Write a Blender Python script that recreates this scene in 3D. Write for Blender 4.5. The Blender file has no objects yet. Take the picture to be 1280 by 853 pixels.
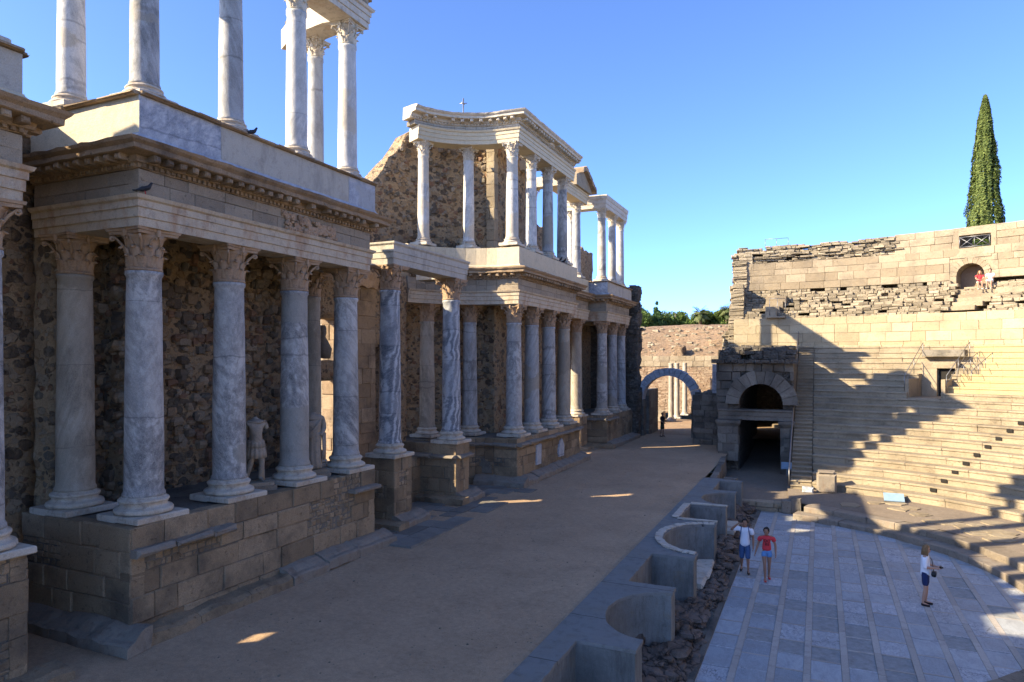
import bpy, bmesh, math, random
from math import sin, cos, pi, radians, hypot, atan2, sqrt
from mathutils import Vector, noise, Matrix
random.seed(7)
sc = bpy.context.scene
COL = sc.collection
R = random.uniform

# ------------------------------------------------------------------ materials
class NT:
    def __init__(s, name):
        s.m = bpy.data.materials.new(name); s.m.use_nodes = True
        s.t = s.m.node_tree; s.b = s.t.nodes['Principled BSDF']
        s.b.inputs['Roughness'].default_value = .85
        s.b.inputs['Specular IOR Level'].default_value = .25
        s.co = s.n('ShaderNodeTexCoord').outputs['Object']
    def n(s, k, **kw):
        x = s.t.nodes.new(k)
        for a, v in kw.items(): setattr(x, a, v)
        return x
    def put(s, sock, v):
        if isinstance(v, bpy.types.NodeSocket): s.t.links.new(v, sock)
        elif v is not None: sock.default_value = v
    def mapping(s, v, scale=(1, 1, 1), rot=(0, 0, 0)):
        x = s.n('ShaderNodeMapping'); s.put(x.inputs[0], v)
        x.inputs['Scale'].default_value = scale; x.inputs['Rotation'].default_value = rot
        return x.outputs[0]
    def noise(s, scale, detail=4, rough=.6, vec=None, dist=0):
        x = s.n('ShaderNodeTexNoise'); s.put(x.inputs['Vector'], vec or s.co)
        x.inputs['Scale'].default_value = scale; x.inputs['Detail'].default_value = detail
        x.inputs['Roughness'].default_value = rough; x.inputs['Distortion'].default_value = dist
        return x.outputs['Fac']
    def noisec(s, scale, vec=None):
        x = s.n('ShaderNodeTexNoise'); s.put(x.inputs['Vector'], vec or s.co)
        x.inputs['Scale'].default_value = scale; x.inputs['Detail'].default_value = 3
        return x.outputs['Color']
    def voro(s, scale, feat='F1', vec=None):
        x = s.n('ShaderNodeTexVoronoi', feature=feat); s.put(x.inputs['Vector'], vec or s.co)
        x.inputs['Scale'].default_value = scale
        return x.outputs
    def wave(s, scale, dist, vec=None, dscale=1.5):
        x = s.n('ShaderNodeTexWave'); s.put(x.inputs['Vector'], vec or s.co)
        x.inputs['Scale'].default_value = scale; x.inputs['Distortion'].default_value = dist
        x.inputs['Detail'].default_value = 4; x.inputs['Detail Scale'].default_value = dscale
        return x.outputs['Fac']
    def ramp(s, f, stops, interp='LINEAR'):
        x = s.n('ShaderNodeValToRGB'); s.put(x.inputs[0], f); r = x.color_ramp; r.interpolation = interp
        while len(r.elements) < len(stops): r.elements.new(.5)
        for e, (p, c) in zip(r.elements, stops):
            e.position = p; e.color = (*c, 1) if hasattr(c, '__len__') else (c, c, c, 1)
        return x.outputs[0]
    def math(s, op, a, b=None, clamp=False):
        x = s.n('ShaderNodeMath', operation=op, use_clamp=clamp); s.put(x.inputs[0], a); s.put(x.inputs[1], b)
        return x.outputs[0]
    def vmath(s, op, a, b):
        x = s.n('ShaderNodeVectorMath', operation=op); s.put(x.inputs[0], a); s.put(x.inputs[1], b)
        return x.outputs[0]
    def mix(s, f, a, b, mode='MIX'):
        x = s.n('ShaderNodeMix', data_type='RGBA', blend_type=mode)
        for i, v in ((0, f), (6, a), (7, b)):
            if isinstance(v, tuple) and len(v) == 3: v = v + (1,)
            s.put(x.inputs[i], v)
        return x.outputs[2]
    def attr(s, nm='rnd'):
        return s.n('ShaderNodeAttribute', attribute_name=nm).outputs['Fac']
    def orand(s):
        return s.n('ShaderNodeObjectInfo').outputs['Random']
    def sep(s, v=None):
        x = s.n('ShaderNodeSeparateXYZ'); s.put(x.inputs[0], v or s.co); return x.outputs
    def bump(s, h, strength=.5, dist=.02, prev=None):
        x = s.n('ShaderNodeBump'); x.inputs['Strength'].default_value = strength; x.inputs['Distance'].default_value = dist
        s.put(x.inputs['Height'], h)
        if prev: s.put(x.inputs['Normal'], prev)
        s.t.links.new(x.outputs[0], s.b.inputs['Normal']); return x.outputs[0]
    def col(s, c): s.put(s.b.inputs['Base Color'], c if not isinstance(c, tuple) else c + (1,))
    def rough(s, r): s.put(s.b.inputs['Roughness'], r)

M = {}
def mat_stone(name, dark, mid, light, stain=(.10, .08, .06), stain_amt=.6, pit=1., var=1., bump=.6):
    """dressed stone; every block has its own tone through the face attribute rnd"""
    n = NT(name); rnd = n.attr()
    off = n.n('ShaderNodeCombineXYZ'); n.put(off.inputs[0], n.math('MULTIPLY', rnd, 37.)); n.put(off.inputs[2], n.math('MULTIPLY', rnd, 91.))
    v = n.vmath('ADD', n.co, off.outputs[0])
    base = n.ramp(n.math('ADD', n.math('MULTIPLY', rnd, .75 * var), n.math('MULTIPLY', n.noise(1.6, 5, .65, v), .5)),
                  [(.15, dark), (.55, mid), (1., light)])
    c = n.mix(n.math('MULTIPLY', n.noise(14, 6, .7, v), .55), base, tuple(x * .55 for x in mid))
    st = n.ramp(n.noise(.7, 6, .68), [(.48, 0.), (.68, 1.)])
    c = n.mix(n.math('MULTIPLY', st, stain_amt), c, stain)
    gr = n.ramp(n.noise(60, 3, .6), [(.3, .72), (.7, 1.18)])
    c = n.mix(1., c, gr, 'MULTIPLY')
    pits = n.ramp(n.noise(9, 5, .7, v), [(.30, 0.), (.42, 1.)])
    c = n.mix(n.math('MULTIPLY', n.math('SUBTRACT', 1., pits), .55 * pit), c, tuple(x * .35 for x in dark))
    n.col(c)
    h = n.math('ADD', n.math('MULTIPLY', n.noise(22, 6, .7, v), .6), n.math('MULTIPLY', pits, .5 * pit))
    b = n.bump(h, bump, .03); n.bump(n.noise(3.5, 4, .6, v), .4, .06, b)
    M[name] = n.m
mat_stone('ashlar', (.25, .195, .125), (.33, .265, .175), (.41, .335, .23), (.14, .115, .085), .65, 1.2)
mat_stone('ashlar_new', (.36, .285, .17), (.44, .36, .225), (.51, .43, .285), (.24, .195, .13), .6, 1.)
mat_stone('dark_seat', (.18, .145, .105), (.25, .205, .15), (.32, .27, .2), (.10, .085, .065), .65, 1.2)
mat_stone('seat_new', (.40, .305, .15), (.44, .34, .175), (.48, .375, .205), (.33, .26, .15), .25, .4)
mat_stone('seat_stone', (.26, .205, .135), (.33, .27, .18), (.39, .325, .225), (.14, .115, .08), .65, 1.3)
mat_stone('granite', (.19, .135, .08), (.31, .225, .135), (.42, .31, .19), (.06, .052, .042), .7, 1.2)
mat_stone('frieze_stone', (.25, .205, .145), (.34, .28, .20), (.41, .345, .25), (.15, .12, .09), .5)
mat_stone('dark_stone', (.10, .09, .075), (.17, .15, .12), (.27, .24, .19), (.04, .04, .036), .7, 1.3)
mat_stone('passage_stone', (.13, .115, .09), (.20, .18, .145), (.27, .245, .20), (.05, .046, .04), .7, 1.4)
mat_stone('brown_stone', (.24, .165, .095), (.35, .245, .145), (.45, .335, .21), (.07, .055, .042), .75, 1.2)
mat_stone('strata', (.16, .13, .09), (.30, .25, .17), (.44, .37, .26), (.10, .09, .07), .5, 1.4, 1., 1.)
mat_stone('brick_red', (.20, .125, .078), (.30, .205, .13), (.40, .30, .20), (.25, .2, .14), .5, 1.)
mat_stone('paver', (.16, .145, .12), (.23, .21, .175), (.30, .28, .24), (.1, .09, .075), .5, .7)

def mat_white(name, a, b, stain=(.30, .19, .10), amt=.55, dirt=(.12, .105, .09)):
    n = NT(name)
    c = n.mix(n.noise(2.2, 5, .65), a, b)
    sv = n.mapping(n.co, (1.2, 1.2, .35))
    c = n.mix(n.math('MULTIPLY', n.ramp(n.noise(1.8, 5, .7, sv), [(.5, 0.), (.72, 1.)]), amt), c, stain)
    c = n.mix(n.math('MULTIPLY', n.ramp(n.noise(5, 6, .75), [(.52, 0.), (.7, 1.)]), .6), c, dirt)
    gr = n.ramp(n.noise(45, 3, .6), [(.3, .85), (.7, 1.1)])
    n.col(n.mix(1., c, gr, 'MULTIPLY'))
    b1 = n.bump(n.noise(18, 6, .7), .45, .02); n.bump(n.noise(4, 4, .6), .35, .05, b1)
    n.rough(.75); M[name] = n.m
mat_white('marble_white', (.56, .51, .42), (.44, .38, .29))
mat_white('marble_stained', (.52, .44, .32), (.42, .345, .245), (.30, .15, .065), .75)
mat_white('marble_dull', (.27, .235, .185), (.195, .16, .12), (.19, .125, .08), .6, (.075, .068, .058))
mat_white('capital_stone', (.42, .30, .19), (.34, .225, .135), (.22, .12, .06), .6)
mat_white('capital_pale', (.58, .52, .41), (.47, .41, .31), (.30, .2, .12), .4)
mat_white('plaster', (.56, .475, .32), (.50, .425, .29), (.36, .31, .22), .5, (.33, .29, .21))
mat_white('plaster_grey', (.46, .42, .34), (.40, .365, .295), (.24, .22, .18), .8, (.22, .2, .17))
mat_white('statue_stone', (.36, .31, .245), (.26, .22, .17), (.12, .1, .075), .6)

def mat_marble(name, dark, mid, light, tilt=.6, cement=(.30, .27, .215), cem=.2, swirl=0., thread=.5):
    n = NT(name); r = n.orand()
    off = n.n('ShaderNodeCombineXYZ')
    for i, k in enumerate((53., 71., 97.)): n.put(off.inputs[i], n.math('MULTIPLY', r, k))
    p = n.vmath('ADD', n.co, off.outputs[0])
    rot = n.mapping(n.mapping(p, (1, 1, 1), (tilt, tilt * .7, 0)), (4.2, 4.2, .38))
    big = n.noise(.9, 5, .62, n.mapping(p, (1, 1, .8)), .6)
    streak = n.noise(1.7, 7, .62, rot, .35 + swirl)
    if swirl:
        w = n.wave(1.3, 9 * swirl, n.mapping(p, (1.2, 1.2, 1.), (tilt, .3, 0)), 1.1)
        streak = n.math('ADD', n.math('MULTIPLY', streak, .62), n.math('MULTIPLY', w, .36))
    f = n.math('ADD', n.math('MULTIPLY', big, .5), n.math('MULTIPLY', streak, .62))
    c = n.ramp(f, [(.45, dark), (.55, mid), (.64, light)])
    th = n.ramp(n.noise(6.5, 6, .7, rot, 1.2), [(.45, 0.), (.5, 1.), (.55, 0.)])
    c = n.mix(n.math('MULTIPLY', th, thread), c, light)
    drum = n.noise(.42, 1, .4, n.mapping(p, (.08, .08, 1.5)))
    c = n.mix(n.ramp(drum, [(.5, 0.), (.52, .45)]), c, tuple(.55 * a + .45 * b for a, b in zip(mid, light)))
    jl = n.math('ADD', drum, n.math('MULTIPLY', n.noise(3, 5, .6, p), .03))
    c = n.mix(n.ramp(jl, [(.513, 0.), (.518, .7), (.523, 0.)]), c, tuple(x * .5 for x in dark))
    pat = n.math('ADD', n.noise(.5, 2, .5, n.mapping(p, (.6, .6, 1.1))), n.math('MULTIPLY', n.noise(2.5, 6, .65, p), .14))
    lim = .73 - .20 * cem
    cm = n.mix(n.noise(9, 6, .7, p), cement, tuple(x * .78 for x in cement))
    c = n.mix(n.ramp(pat, [(lim, 0.), (lim + .012, .85)]), c, cm)
    c = n.mix(n.math('MULTIPLY', n.ramp(n.noise(2.2, 7, .75, n.mapping(p, (1.6, 1.6, .7))), [(.52, 0.), (.72, 1.)]), .5), c, tuple(x * .55 for x in dark))
    c = n.mix(1., c, n.ramp(n.noise(55, 3, .7, p), [(.3, .8), (.7, 1.14)]), 'MULTIPLY')
    n.col(c)
    b = n.bump(n.noise(30, 6, .7, p), .3, .012); n.bump(n.noise(4, 6, .68, p), .4, .05, b)
    n.rough(.68); M[name] = n.m
mat_marble('marble_blue', (.145, .142, .138), (.285, .275, .255), (.49, .47, .43), .65, (.33, .31, .265), .34, 0., .55)
mat_marble('marble_grey', (.16, .155, .145), (.285, .28, .265), (.40, .40, .385), .35, (.33, .295, .235), .42)
mat_marble('marble_swirl', (.11, .125, .145), (.22, .23, .24), (.47, .48, .48), 1.0, (.33, .34, .34), .22, 1.)
mat_marble('marble_pale', (.29, .285, .27), (.43, .42, .39), (.60, .575, .52), .4, (.54, .47, .36), .45)
mat_marble('marble_beige', (.22, .19, .145), (.31, .265, .20), (.40, .35, .275), .3, (.29, .25, .19), .5)
mat_marble('slab_blue', (.20, .22, .25), (.31, .33, .36), (.48, .49, .50), .9, (.4, .4, .38), .05)

def mat_rubble(name, scale, mortar, stones, bump=1., show=.75, squash=1.35, rad=.34):
    """round and broken field stones bedded in a wide, smeared mortar"""
    n = NT(name)
    d = n.vmath('SCALE', n.noisec(3.), None); d.node.inputs['Scale'].default_value = .20
    v = n.mapping(n.vmath('ADD', n.co, d), (1, 1, squash))
    wob = n.math('MULTIPLY', n.math('SUBTRACT', n.noise(11, 5, .7), .5), .30)
    mo = n.mix(n.noise(3.2, 7, .72), mortar, tuple(x * .58 for x in mortar))
    mo = n.mix(n.ramp(n.noise(.8, 5, .65), [(.48, 0.), (.72, .6)]), mo, (mortar[0] * .9, mortar[1] * .72, mortar[2] * .55))
    mo = n.mix(n.ramp(n.noise(30, 5, .75), [(.38, .6), (.6, 0.)]), mo, tuple(x * .4 for x in mortar))
    col, hts = mo, n.math('MULTIPLY', n.noise(16, 6, .75), .45)
    for sc_, rd, sh, o in ((scale * 2.3, rad * .95, show * .8, 3.), (scale, rad, show, 0.)):
        vv = n.vmath('ADD', v, (o, o * 2, o)); F = n.voro(sc_, 'F1', vv)
        cs = n.n('ShaderNodeSeparateColor'); n.put(cs.inputs[0], F['Color'])
        lim = n.math('MULTIPLY', n.math('ADD', n.math('MULTIPLY', cs.outputs[1], .36), rd), n.math('GREATER_THAN', sh, cs.outputs[2]))
        mask = n.math('MULTIPLY', n.math('SUBTRACT', lim, n.math('ADD', F['Distance'], wob)), 11., True)
        stc = n.ramp(cs.outputs[0], [(i / len(stones), c) for i, c in enumerate(stones)], 'CONSTANT')
        stc = n.mix(n.math('MULTIPLY', n.noise(21, 6, .72), .7), stc, tuple(.45 * x for x in stones[1]))
        stc = n.mix(n.ramp(n.noise(5, 6, .7), [(.5, 0.), (.68, .75)]), stc, mo)
        col = n.mix(mask, col, stc); hts = n.math('ADD', hts, n.math('MULTIPLY', mask, .45))
    n.col(col)
    b = n.bump(hts, bump, .08); n.bump(n.noise(2.6, 4, .6), .4, .12, b)
    n.rough(.95); M[name] = n.m
ST = [(.07, .058, .047), (.30, .205, .115), (.18, .15, .115), (.37, .28, .175), (.12, .115, .095), (.24, .125, .073), (.33, .27, .19), (.10, .08, .06), (.40, .32, .22), (.36, .25, .15)]
mat_rubble('rubble', 3.1, (.45, .325, .19), ST, 1.1, .82, 1.3, .36)
def mat_field():
    n = NT('field_stone'); r = n.attr()
    c = n.ramp(r, [(i / len(ST), q) for i, q in enumerate(ST)], 'CONSTANT')
    c = n.mix(n.math('MULTIPLY', n.noise(14, 6, .72), .8), c, (.20, .15, .10)); c = n.mix(1., c, n.ramp(n.noise(50, 4, .7), [(.3, .7), (.7, 1.2)]), 'MULTIPLY')
    n.col(c); n.bump(n.noise(18, 6, .75), .7, .04); n.rough(.9); M['field_stone'] = n.m
mat_field()
mat_rubble('rubble_fine', 5., (.40, .29, .175), ST, 1., .7)
mat_rubble('rubble_pale', 4.2, (.42, .345, .23), [(.30, .25, .17), (.20, .16, .11), (.36, .30, .2), (.42, .35, .24), (.25, .2, .15)], 1.3, .8, 2.2, .4)
mat_rubble('rubble_dark', 3.6, (.15, .13, .105), [(.09, .08, .065), (.17, .15, .12), (.12, .11, .09), (.22, .195, .155)], 1.3, .8, 1.8, .4)
mat_rubble('rubble_red', 3., (.36, .255, .16), [(.28, .19, .12), (.36, .24, .15), (.2, .15, .1), (.42, .3, .19), (.12, .1, .08)], 1.2, .7, 1.6)

def mat_ground(name, a, b, c3, bumpd=.02, big=.12):
    n = NT(name)
    c = n.mix(n.ramp(n.noise(big, 6, .65), [(.35, 0.), (.65, 1.)]), a, b)
    c = n.mix(n.math('MULTIPLY', n.ramp(n.noise(.9, 6, .7), [(.5, 0.), (.7, 1.)]), .6), c, c3)
    c = n.mix(1., c, n.ramp(n.noise(95, 3, .8), [(.3, .62), (.7, 1.32)]), 'MULTIPLY'); c = n.mix(1., c, n.ramp(n.noise(7, 7, .78), [(.3, .78), (.7, 1.18)]), 'MULTIPLY')
    c = n.mix(n.ramp(n.noise(38, 2, .5), [(.66, 0.), (.72, .7)]), c, tuple(x * 1.45 for x in a))
    c = n.mix(n.ramp(n.noise(27, 2, .5), [(.27, .6), (.33, 0.)]), c, tuple(x * .5 for x in c3))
    n.col(c); b1 = n.bump(n.noise(40, 6, .75), .5, bumpd); n.bump(n.noise(1.5, 5, .6), .5, .08, b1)
    n.rough(.95); M[name] = n.m
mat_ground('sand', (.45, .315, .195), (.37, .255, .155), (.28, .195, .12), .025, .3)
mat_ground('path_earth', (.22, .18, .135), (.19, .15, .11), (.15, .12, .09))
mat_ground('dry_earth', (.34, .235, .14), (.30, .19, .11), (.24, .17, .1), .1, .25)
mat_ground('field', (.22, .18, .10), (.15, .15, .07), (.11, .12, .05), .1, .02)

def mat_concrete():
    n = NT('concrete')
    c = n.mix(n.ramp(n.noise(.9, 7, .7), [(.35, 0.), (.65, 1.)]), (.235, .235, .215), (.14, .142, .13))
    sv = n.mapping(n.co, (2.2, 2.2, .4))
    c = n.mix(n.ramp(n.noise(1.6, 8, .78, sv), [(.46, 0.), (.74, .75)]), c, (.055, .055, .047))
    c = n.mix(n.ramp(n.noise(2.2, 6, .7), [(.56, 0.), (.72, .6)]), c, (.21, .165, .105))
    c = n.mix(n.ramp(n.noise(6, 7, .75), [(.58, 0.), (.7, .6)]), c, (.07, .072, .062))
    n.col(n.mix(1., c, n.ramp(n.noise(80, 3, .6), [(.3, .75), (.7, 1.2)]), 'MULTIPLY'))
    b = n.bump(n.noise(30, 6, .7), .4, .012); n.bump(n.noise(3, 6, .65), .35, .06, b); M['concrete'] = n.m
    n = NT('coping')
    c = n.mix(n.noise(1.1, 6, .7), (.225, .225, .21), (.165, .165, .152))
    c = n.mix(n.ramp(n.noise(4, 6, .7), [(.5, 0.), (.72, .7)]), c, (.11, .105, .092)); c = n.mix(n.ramp(n.noise(.6, 6, .7), [(.5, 0.), (.7, .6)]), c, (.20, .175, .13))
    fy = n.math('FRACT', n.math('ADD', n.math('MULTIPLY', n.sep()[1], .43), n.math('MULTIPLY', n.noise(3, 3, .5), .03)))
    c = n.mix(n.ramp(fy, [(.0, .85), (.008, .85), (.014, 0.)]), c, (.04, .038, .033))
    n.col(n.mix(1., c, n.ramp(n.noise(90, 3, .7), [(.3, .8), (.7, 1.15)]), 'MULTIPLY'))
    n.bump(n.noise(35, 6, .7), .35, .01); M['coping'] = n.m
mat_concrete()

def mat_rock():
    n = NT('rock')
    F = n.voro(2.0, 'DISTANCE_TO_EDGE', n.mapping(n.vmath('ADD', n.co, n.noisec(1.5)), (1, .7, 1)))
    c = n.ramp(n.noise(1.4, 7, .72), [(.25, (.075, .058, .045)), (.5, (.17, .13, .10)), (.75, (.25, .20, .165))])
    c = n.mix(n.ramp(F['Distance'], [(.0, .85), (.06, 0.)]), c, (.03, .026, .022))
    c = n.mix(1., c, n.ramp(n.noise(40, 4, .7), [(.3, .7), (.7, 1.2)]), 'MULTIPLY')
    n.col(c); b = n.bump(n.ramp(F['Distance'], [(0., 0.), (.12, 1.)]), .8, .06); n.bump(n.noise(9, 7, .75), .9, .08, b)
    M['rock'] = n.m
mat_rock()

def mat_slabs():
    # smooth replacement slabs
    n = NT('slab_smooth'); r = n.attr()
    o = n.n('ShaderNodeCombineXYZ'); n.put(o.inputs[0], n.math('MULTIPLY', r, 63.)); v = n.vmath('ADD', n.co, o.outputs[0])
    c = n.mix(r, (.25, .275, .29), (.375, .40, .41))
    c = n.mix(n.ramp(n.noise(2.2, 8, .74, n.mapping(v, (1.6, .7, 1)), 1.2), [(.42, 0.), (.7, .8)]), c, (.19, .205, .215))
    c = n.mix(n.ramp(n.noise(4.5, 6, .7, v, 2.), [(.47, 0.), (.5, .45), (.53, 0.)]), c, (.42, .44, .45))
    c = n.mix(n.ramp(n.noise(.7, 5, .65), [(.5, 0.), (.75, .5)]), c, (.24, .22, .19))
    n.col(n.mix(1., c, n.ramp(n.noise(50, 4, .7), [(.3, .82), (.7, 1.14)]), 'MULTIPLY'))
    n.bump(n.noise(25, 6, .7), .3, .01); n.rough(.6); M['slab_smooth'] = n.m
    # old cracked white-veined slabs
    n = NT('slab_cracked'); r = n.attr()
    v = n.vmath('ADD', n.co, n.noisec(2.5))
    E = n.voro(3.2, 'DISTANCE_TO_EDGE', n.mapping(v, (1.3, .9, 1)))['Distance']
    E2 = n.voro(8, 'DISTANCE_TO_EDGE', v)['Distance']
    c = n.ramp(n.noise(3, 7, .75, n.mapping(n.co, (2.2, .8, 1)), 2), [(.3, (.23, .26, .285)), (.5, (.37, .39, .41)), (.68, (.54, .55, .55))])
    c = n.mix(n.math('MULTIPLY', r, .45), c, (.24, .25, .24))
    pm = n.ramp(n.noise(1.1, 4, .6), [(.46, .15), (.56, 1.)])
    c = n.mix(n.math('MULTIPLY', pm, n.ramp(E, [(.0, .85), (.03, 0.)])), c, (.09, .09, .085))
    c = n.mix(n.math('MULTIPLY', pm, n.ramp(E2, [(.0, .3), (.025, 0.)])), c, (.12, .12, .12))
    n.col(c); n.bump(n.ramp(E, [(0., 0.), (.06, 1.)]), .6, .02); n.rough(.6); M['slab_cracked'] = n.m
    n = NT('slab_worn'); r = n.attr()
    c = n.ramp(n.noise(5, 7, .75), [(.3, (.19, .19, .175)), (.55, (.28, .285, .275)), (.8, (.37, .37, .35))])
    n.col(c); n.bump(n.noise(12, 7, .75), .7, .03); n.rough(.8); M['slab_worn'] = n.m
    n = NT('slab_pink'); r = n.attr()
    c = n.mix(r, (.35, .315, .27), (.43, .39, .34))
    c = n.mix(n.ramp(n.noise(4, 6, .7), [(.5, 0.), (.75, .6)]), c, (.2, .18, .17))
    n.col(n.mix(1., c, n.ramp(n.noise(60, 4, .7), [(.3, .8), (.7, 1.15)]), 'MULTIPLY')); n.bump(n.noise(25, 6, .7), .3, .01); M['slab_pink'] = n.m
mat_slabs()

def mat_plain(name, c, rough=.7, metal=0., var=.25, scale=6):
    n = NT(name)
    n.col(n.mix(n.noise(scale, 4, .6), tuple(x * (1 + var) for x in c), tuple(x * (1 - var) for x in c)))
    n.rough(rough); n.b.inputs['Metallic'].default_value = metal
    if metal < .5: n.bump(n.noise(scale * 8, 3, .6), .15, .005)
    M[name] = n.m
mat_plain('steel', (.22, .22, .22), .45, .8)
mat_plain('dark_wood', (.06, .045, .035), .7)
mat_plain('void_shade', (.02, .018, .016), .95)  # near-black colour standing in for shade inside openings
mat_plain('sign_face', (.22, .32, .42), .35)
mat_plain('skin', (.42, .24, .16), .55, 0, .06)
mat_plain('skin_tan', (.30, .165, .105), .55, 0, .06)
mat_plain('hair_black', (.012, .010, .009), .5)
mat_plain('hair_blond', (.20, .115, .05), .55)
mat_plain('hair_brown', (.05, .03, .018), .5)
mat_plain('cloth_white', (.72, .73, .76), .85, 0, .05, 14)
mat_plain('cloth_red', (.60, .045, .055), .85, 0, .12, 14)
mat_plain('denim', (.055, .10, .21), .9, 0, .2, 20)
mat_plain('denim_light', (.13, .27, .50), .9, 0, .2, 20)
mat_plain('cloth_navy', (.018, .03, .09), .9, 0, .15, 14)
mat_plain('cloth_dark', (.022, .024, .026), .9, 0, .15, 14)
mat_plain('cloth_olive', (.045, .055, .035), .9, 0, .15, 14)
mat_plain('black_leather', (.012, .011, .011), .45)
mat_plain('shoe_dark', (.02, .016, .016), .6)
mat_plain('shoe_red', (.45, .04, .04), .6)
mat_plain('shoe_sole', (.6, .58, .55), .7)
mat_plain('feather', (.03, .032, .038), .6, 0, .4, 30)
mat_plain('bark', (.11, .075, .05), .9, 0, .35, 9)
mat_plain('eye', (.008, .007, .006), .3)
mat_plain('lips', (.3, .09, .075), .5)
def mat_leaf(name, a, b, c3):
    n = NT(name); r = n.attr()
    n.col(n.ramp(r, [(0., a), (.5, b), (1., c3)])); n.rough(.6)
    n.b.inputs['Subsurface Weight'].default_value = 0
    tr = n.n('ShaderNodeBsdfTranslucent'); n.put(tr.inputs[0], n.ramp(r, [(0., a), (1., c3)]))
    mx = n.n('ShaderNodeMixShader'); mx.inputs[0].default_value = .28
    n.t.links.new(n.b.outputs[0], mx.inputs[1]); n.t.links.new(tr.outputs[0], mx.inputs[2])
    n.t.links.new(mx.outputs[0], n.t.nodes['Material Output'].inputs[0]); M[name] = n.m
mat_leaf('leaf_cypress', (.045, .07, .018), (.11, .15, .035), (.19, .23, .06))
mat_leaf('leaf_tree', (.05, .09, .02), (.09, .15, .03), (.15, .21, .05))
mat_leaf('leaf_pine', (.035, .08, .025), (.06, .12, .04), (.09, .16, .055))
mat_leaf('leaf_palm', (.06, .09, .025), (.10, .125, .04), (.16, .165, .06))

# ------------------------------------------------------------------ mesh tools
class MB:
    def __init__(s): s.v = []; s.f = []; s.mi = []; s.r = []; s.sm = []
    def vert(s, p): s.v.append(tuple(p)); return len(s.v) - 1
    def face(s, ids, mi=0, rnd=None, smooth=False):
        s.f.append(tuple(ids)); s.mi.append(mi); s.r.append(random.random() if rnd is None else rnd); s.sm.append(smooth)
    def poly(s, pts, mi=0, rnd=None, smooth=False): s.face([s.vert(p) for p in pts], mi, rnd, smooth)
    def build(s, name, mats, parent=None, link=True, fix=True):
        me = bpy.data.meshes.new(name); me.from_pydata(s.v, [], s.f)
        if not isinstance(mats, (list, tuple)): mats = [mats]
        for m in mats: me.materials.append(M[m] if isinstance(m, str) else m)
        me.polygons.foreach_set('material_index', s.mi)
        me.polygons.foreach_set('use_smooth', s.sm)
        a = me.attributes.new('rnd', 'FLOAT', 'FACE'); a.data.foreach_set('value', s.r)
        if fix:
            bm = bmesh.new(); bm.from_mesh(me); bmesh.ops.recalc_face_normals(bm, faces=bm.faces); bm.to_mesh(me); bm.free()
        me.update()
        return mk(name, me, parent)
def mk(name, me, parent=None, loc=None, rz=0, sc_=1):
    o = bpy.data.objects.new(name, me); COL.objects.link(o)
    if parent: o.parent = parent
    if loc is not None: o.location = loc
    if rz: o.rotation_euler = (0, 0, rz)
    if sc_ != 1: o.scale = (sc_,) * 3
    return o
def tag(o, label=None, cat=None, group=None, kind=None):
    if label: o['label'] = label
    if cat: o['category'] = cat
    if group: o['group'] = group
    if kind: o['kind'] = kind
    return o
def thing(name, loc, label, cat, group=None, rz=0):
    o = bpy.data.objects.new(name, None); COL.objects.link(o); o.location = loc; o.rotation_euler = (0, 0, rz); o.empty_display_size = .3
    return tag(o, label, cat, group)
def structure(o): o['kind'] = 'structure'; return o

def segP(p0, p1):
    L = hypot(p1[0] - p0[0], p1[1] - p0[1]); dx, dy = (p1[0] - p0[0]) / L, (p1[1] - p0[1]) / L
    return (lambda s, n: (p0[0] + dx * s + dy * n, p0[1] + dy * s - dx * n)), L
def arcP(c, r, a0, a1, inward=True):
    """arc at radius r from angle a0 to a1 (degrees); s is arc length; n is outward from the solid"""
    a0, a1 = radians(a0), radians(a1); sg = 1 if a1 > a0 else -1; L = abs(a1 - a0) * r; k = -1 if inward else 1
    def P(s, n):
        a = a0 + sg * s / r; q = r + k * n
        return (c[0] + q * cos(a), c[1] + q * sin(a))
    return P, L
def arcpts(c, r, a0, a1, n):
    return [(c[0] + r * cos(radians(a0 + (a1 - a0) * i / n)), c[1] + r * sin(radians(a0 + (a1 - a0) * i / n))) for i in range(n + 1)]

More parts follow.
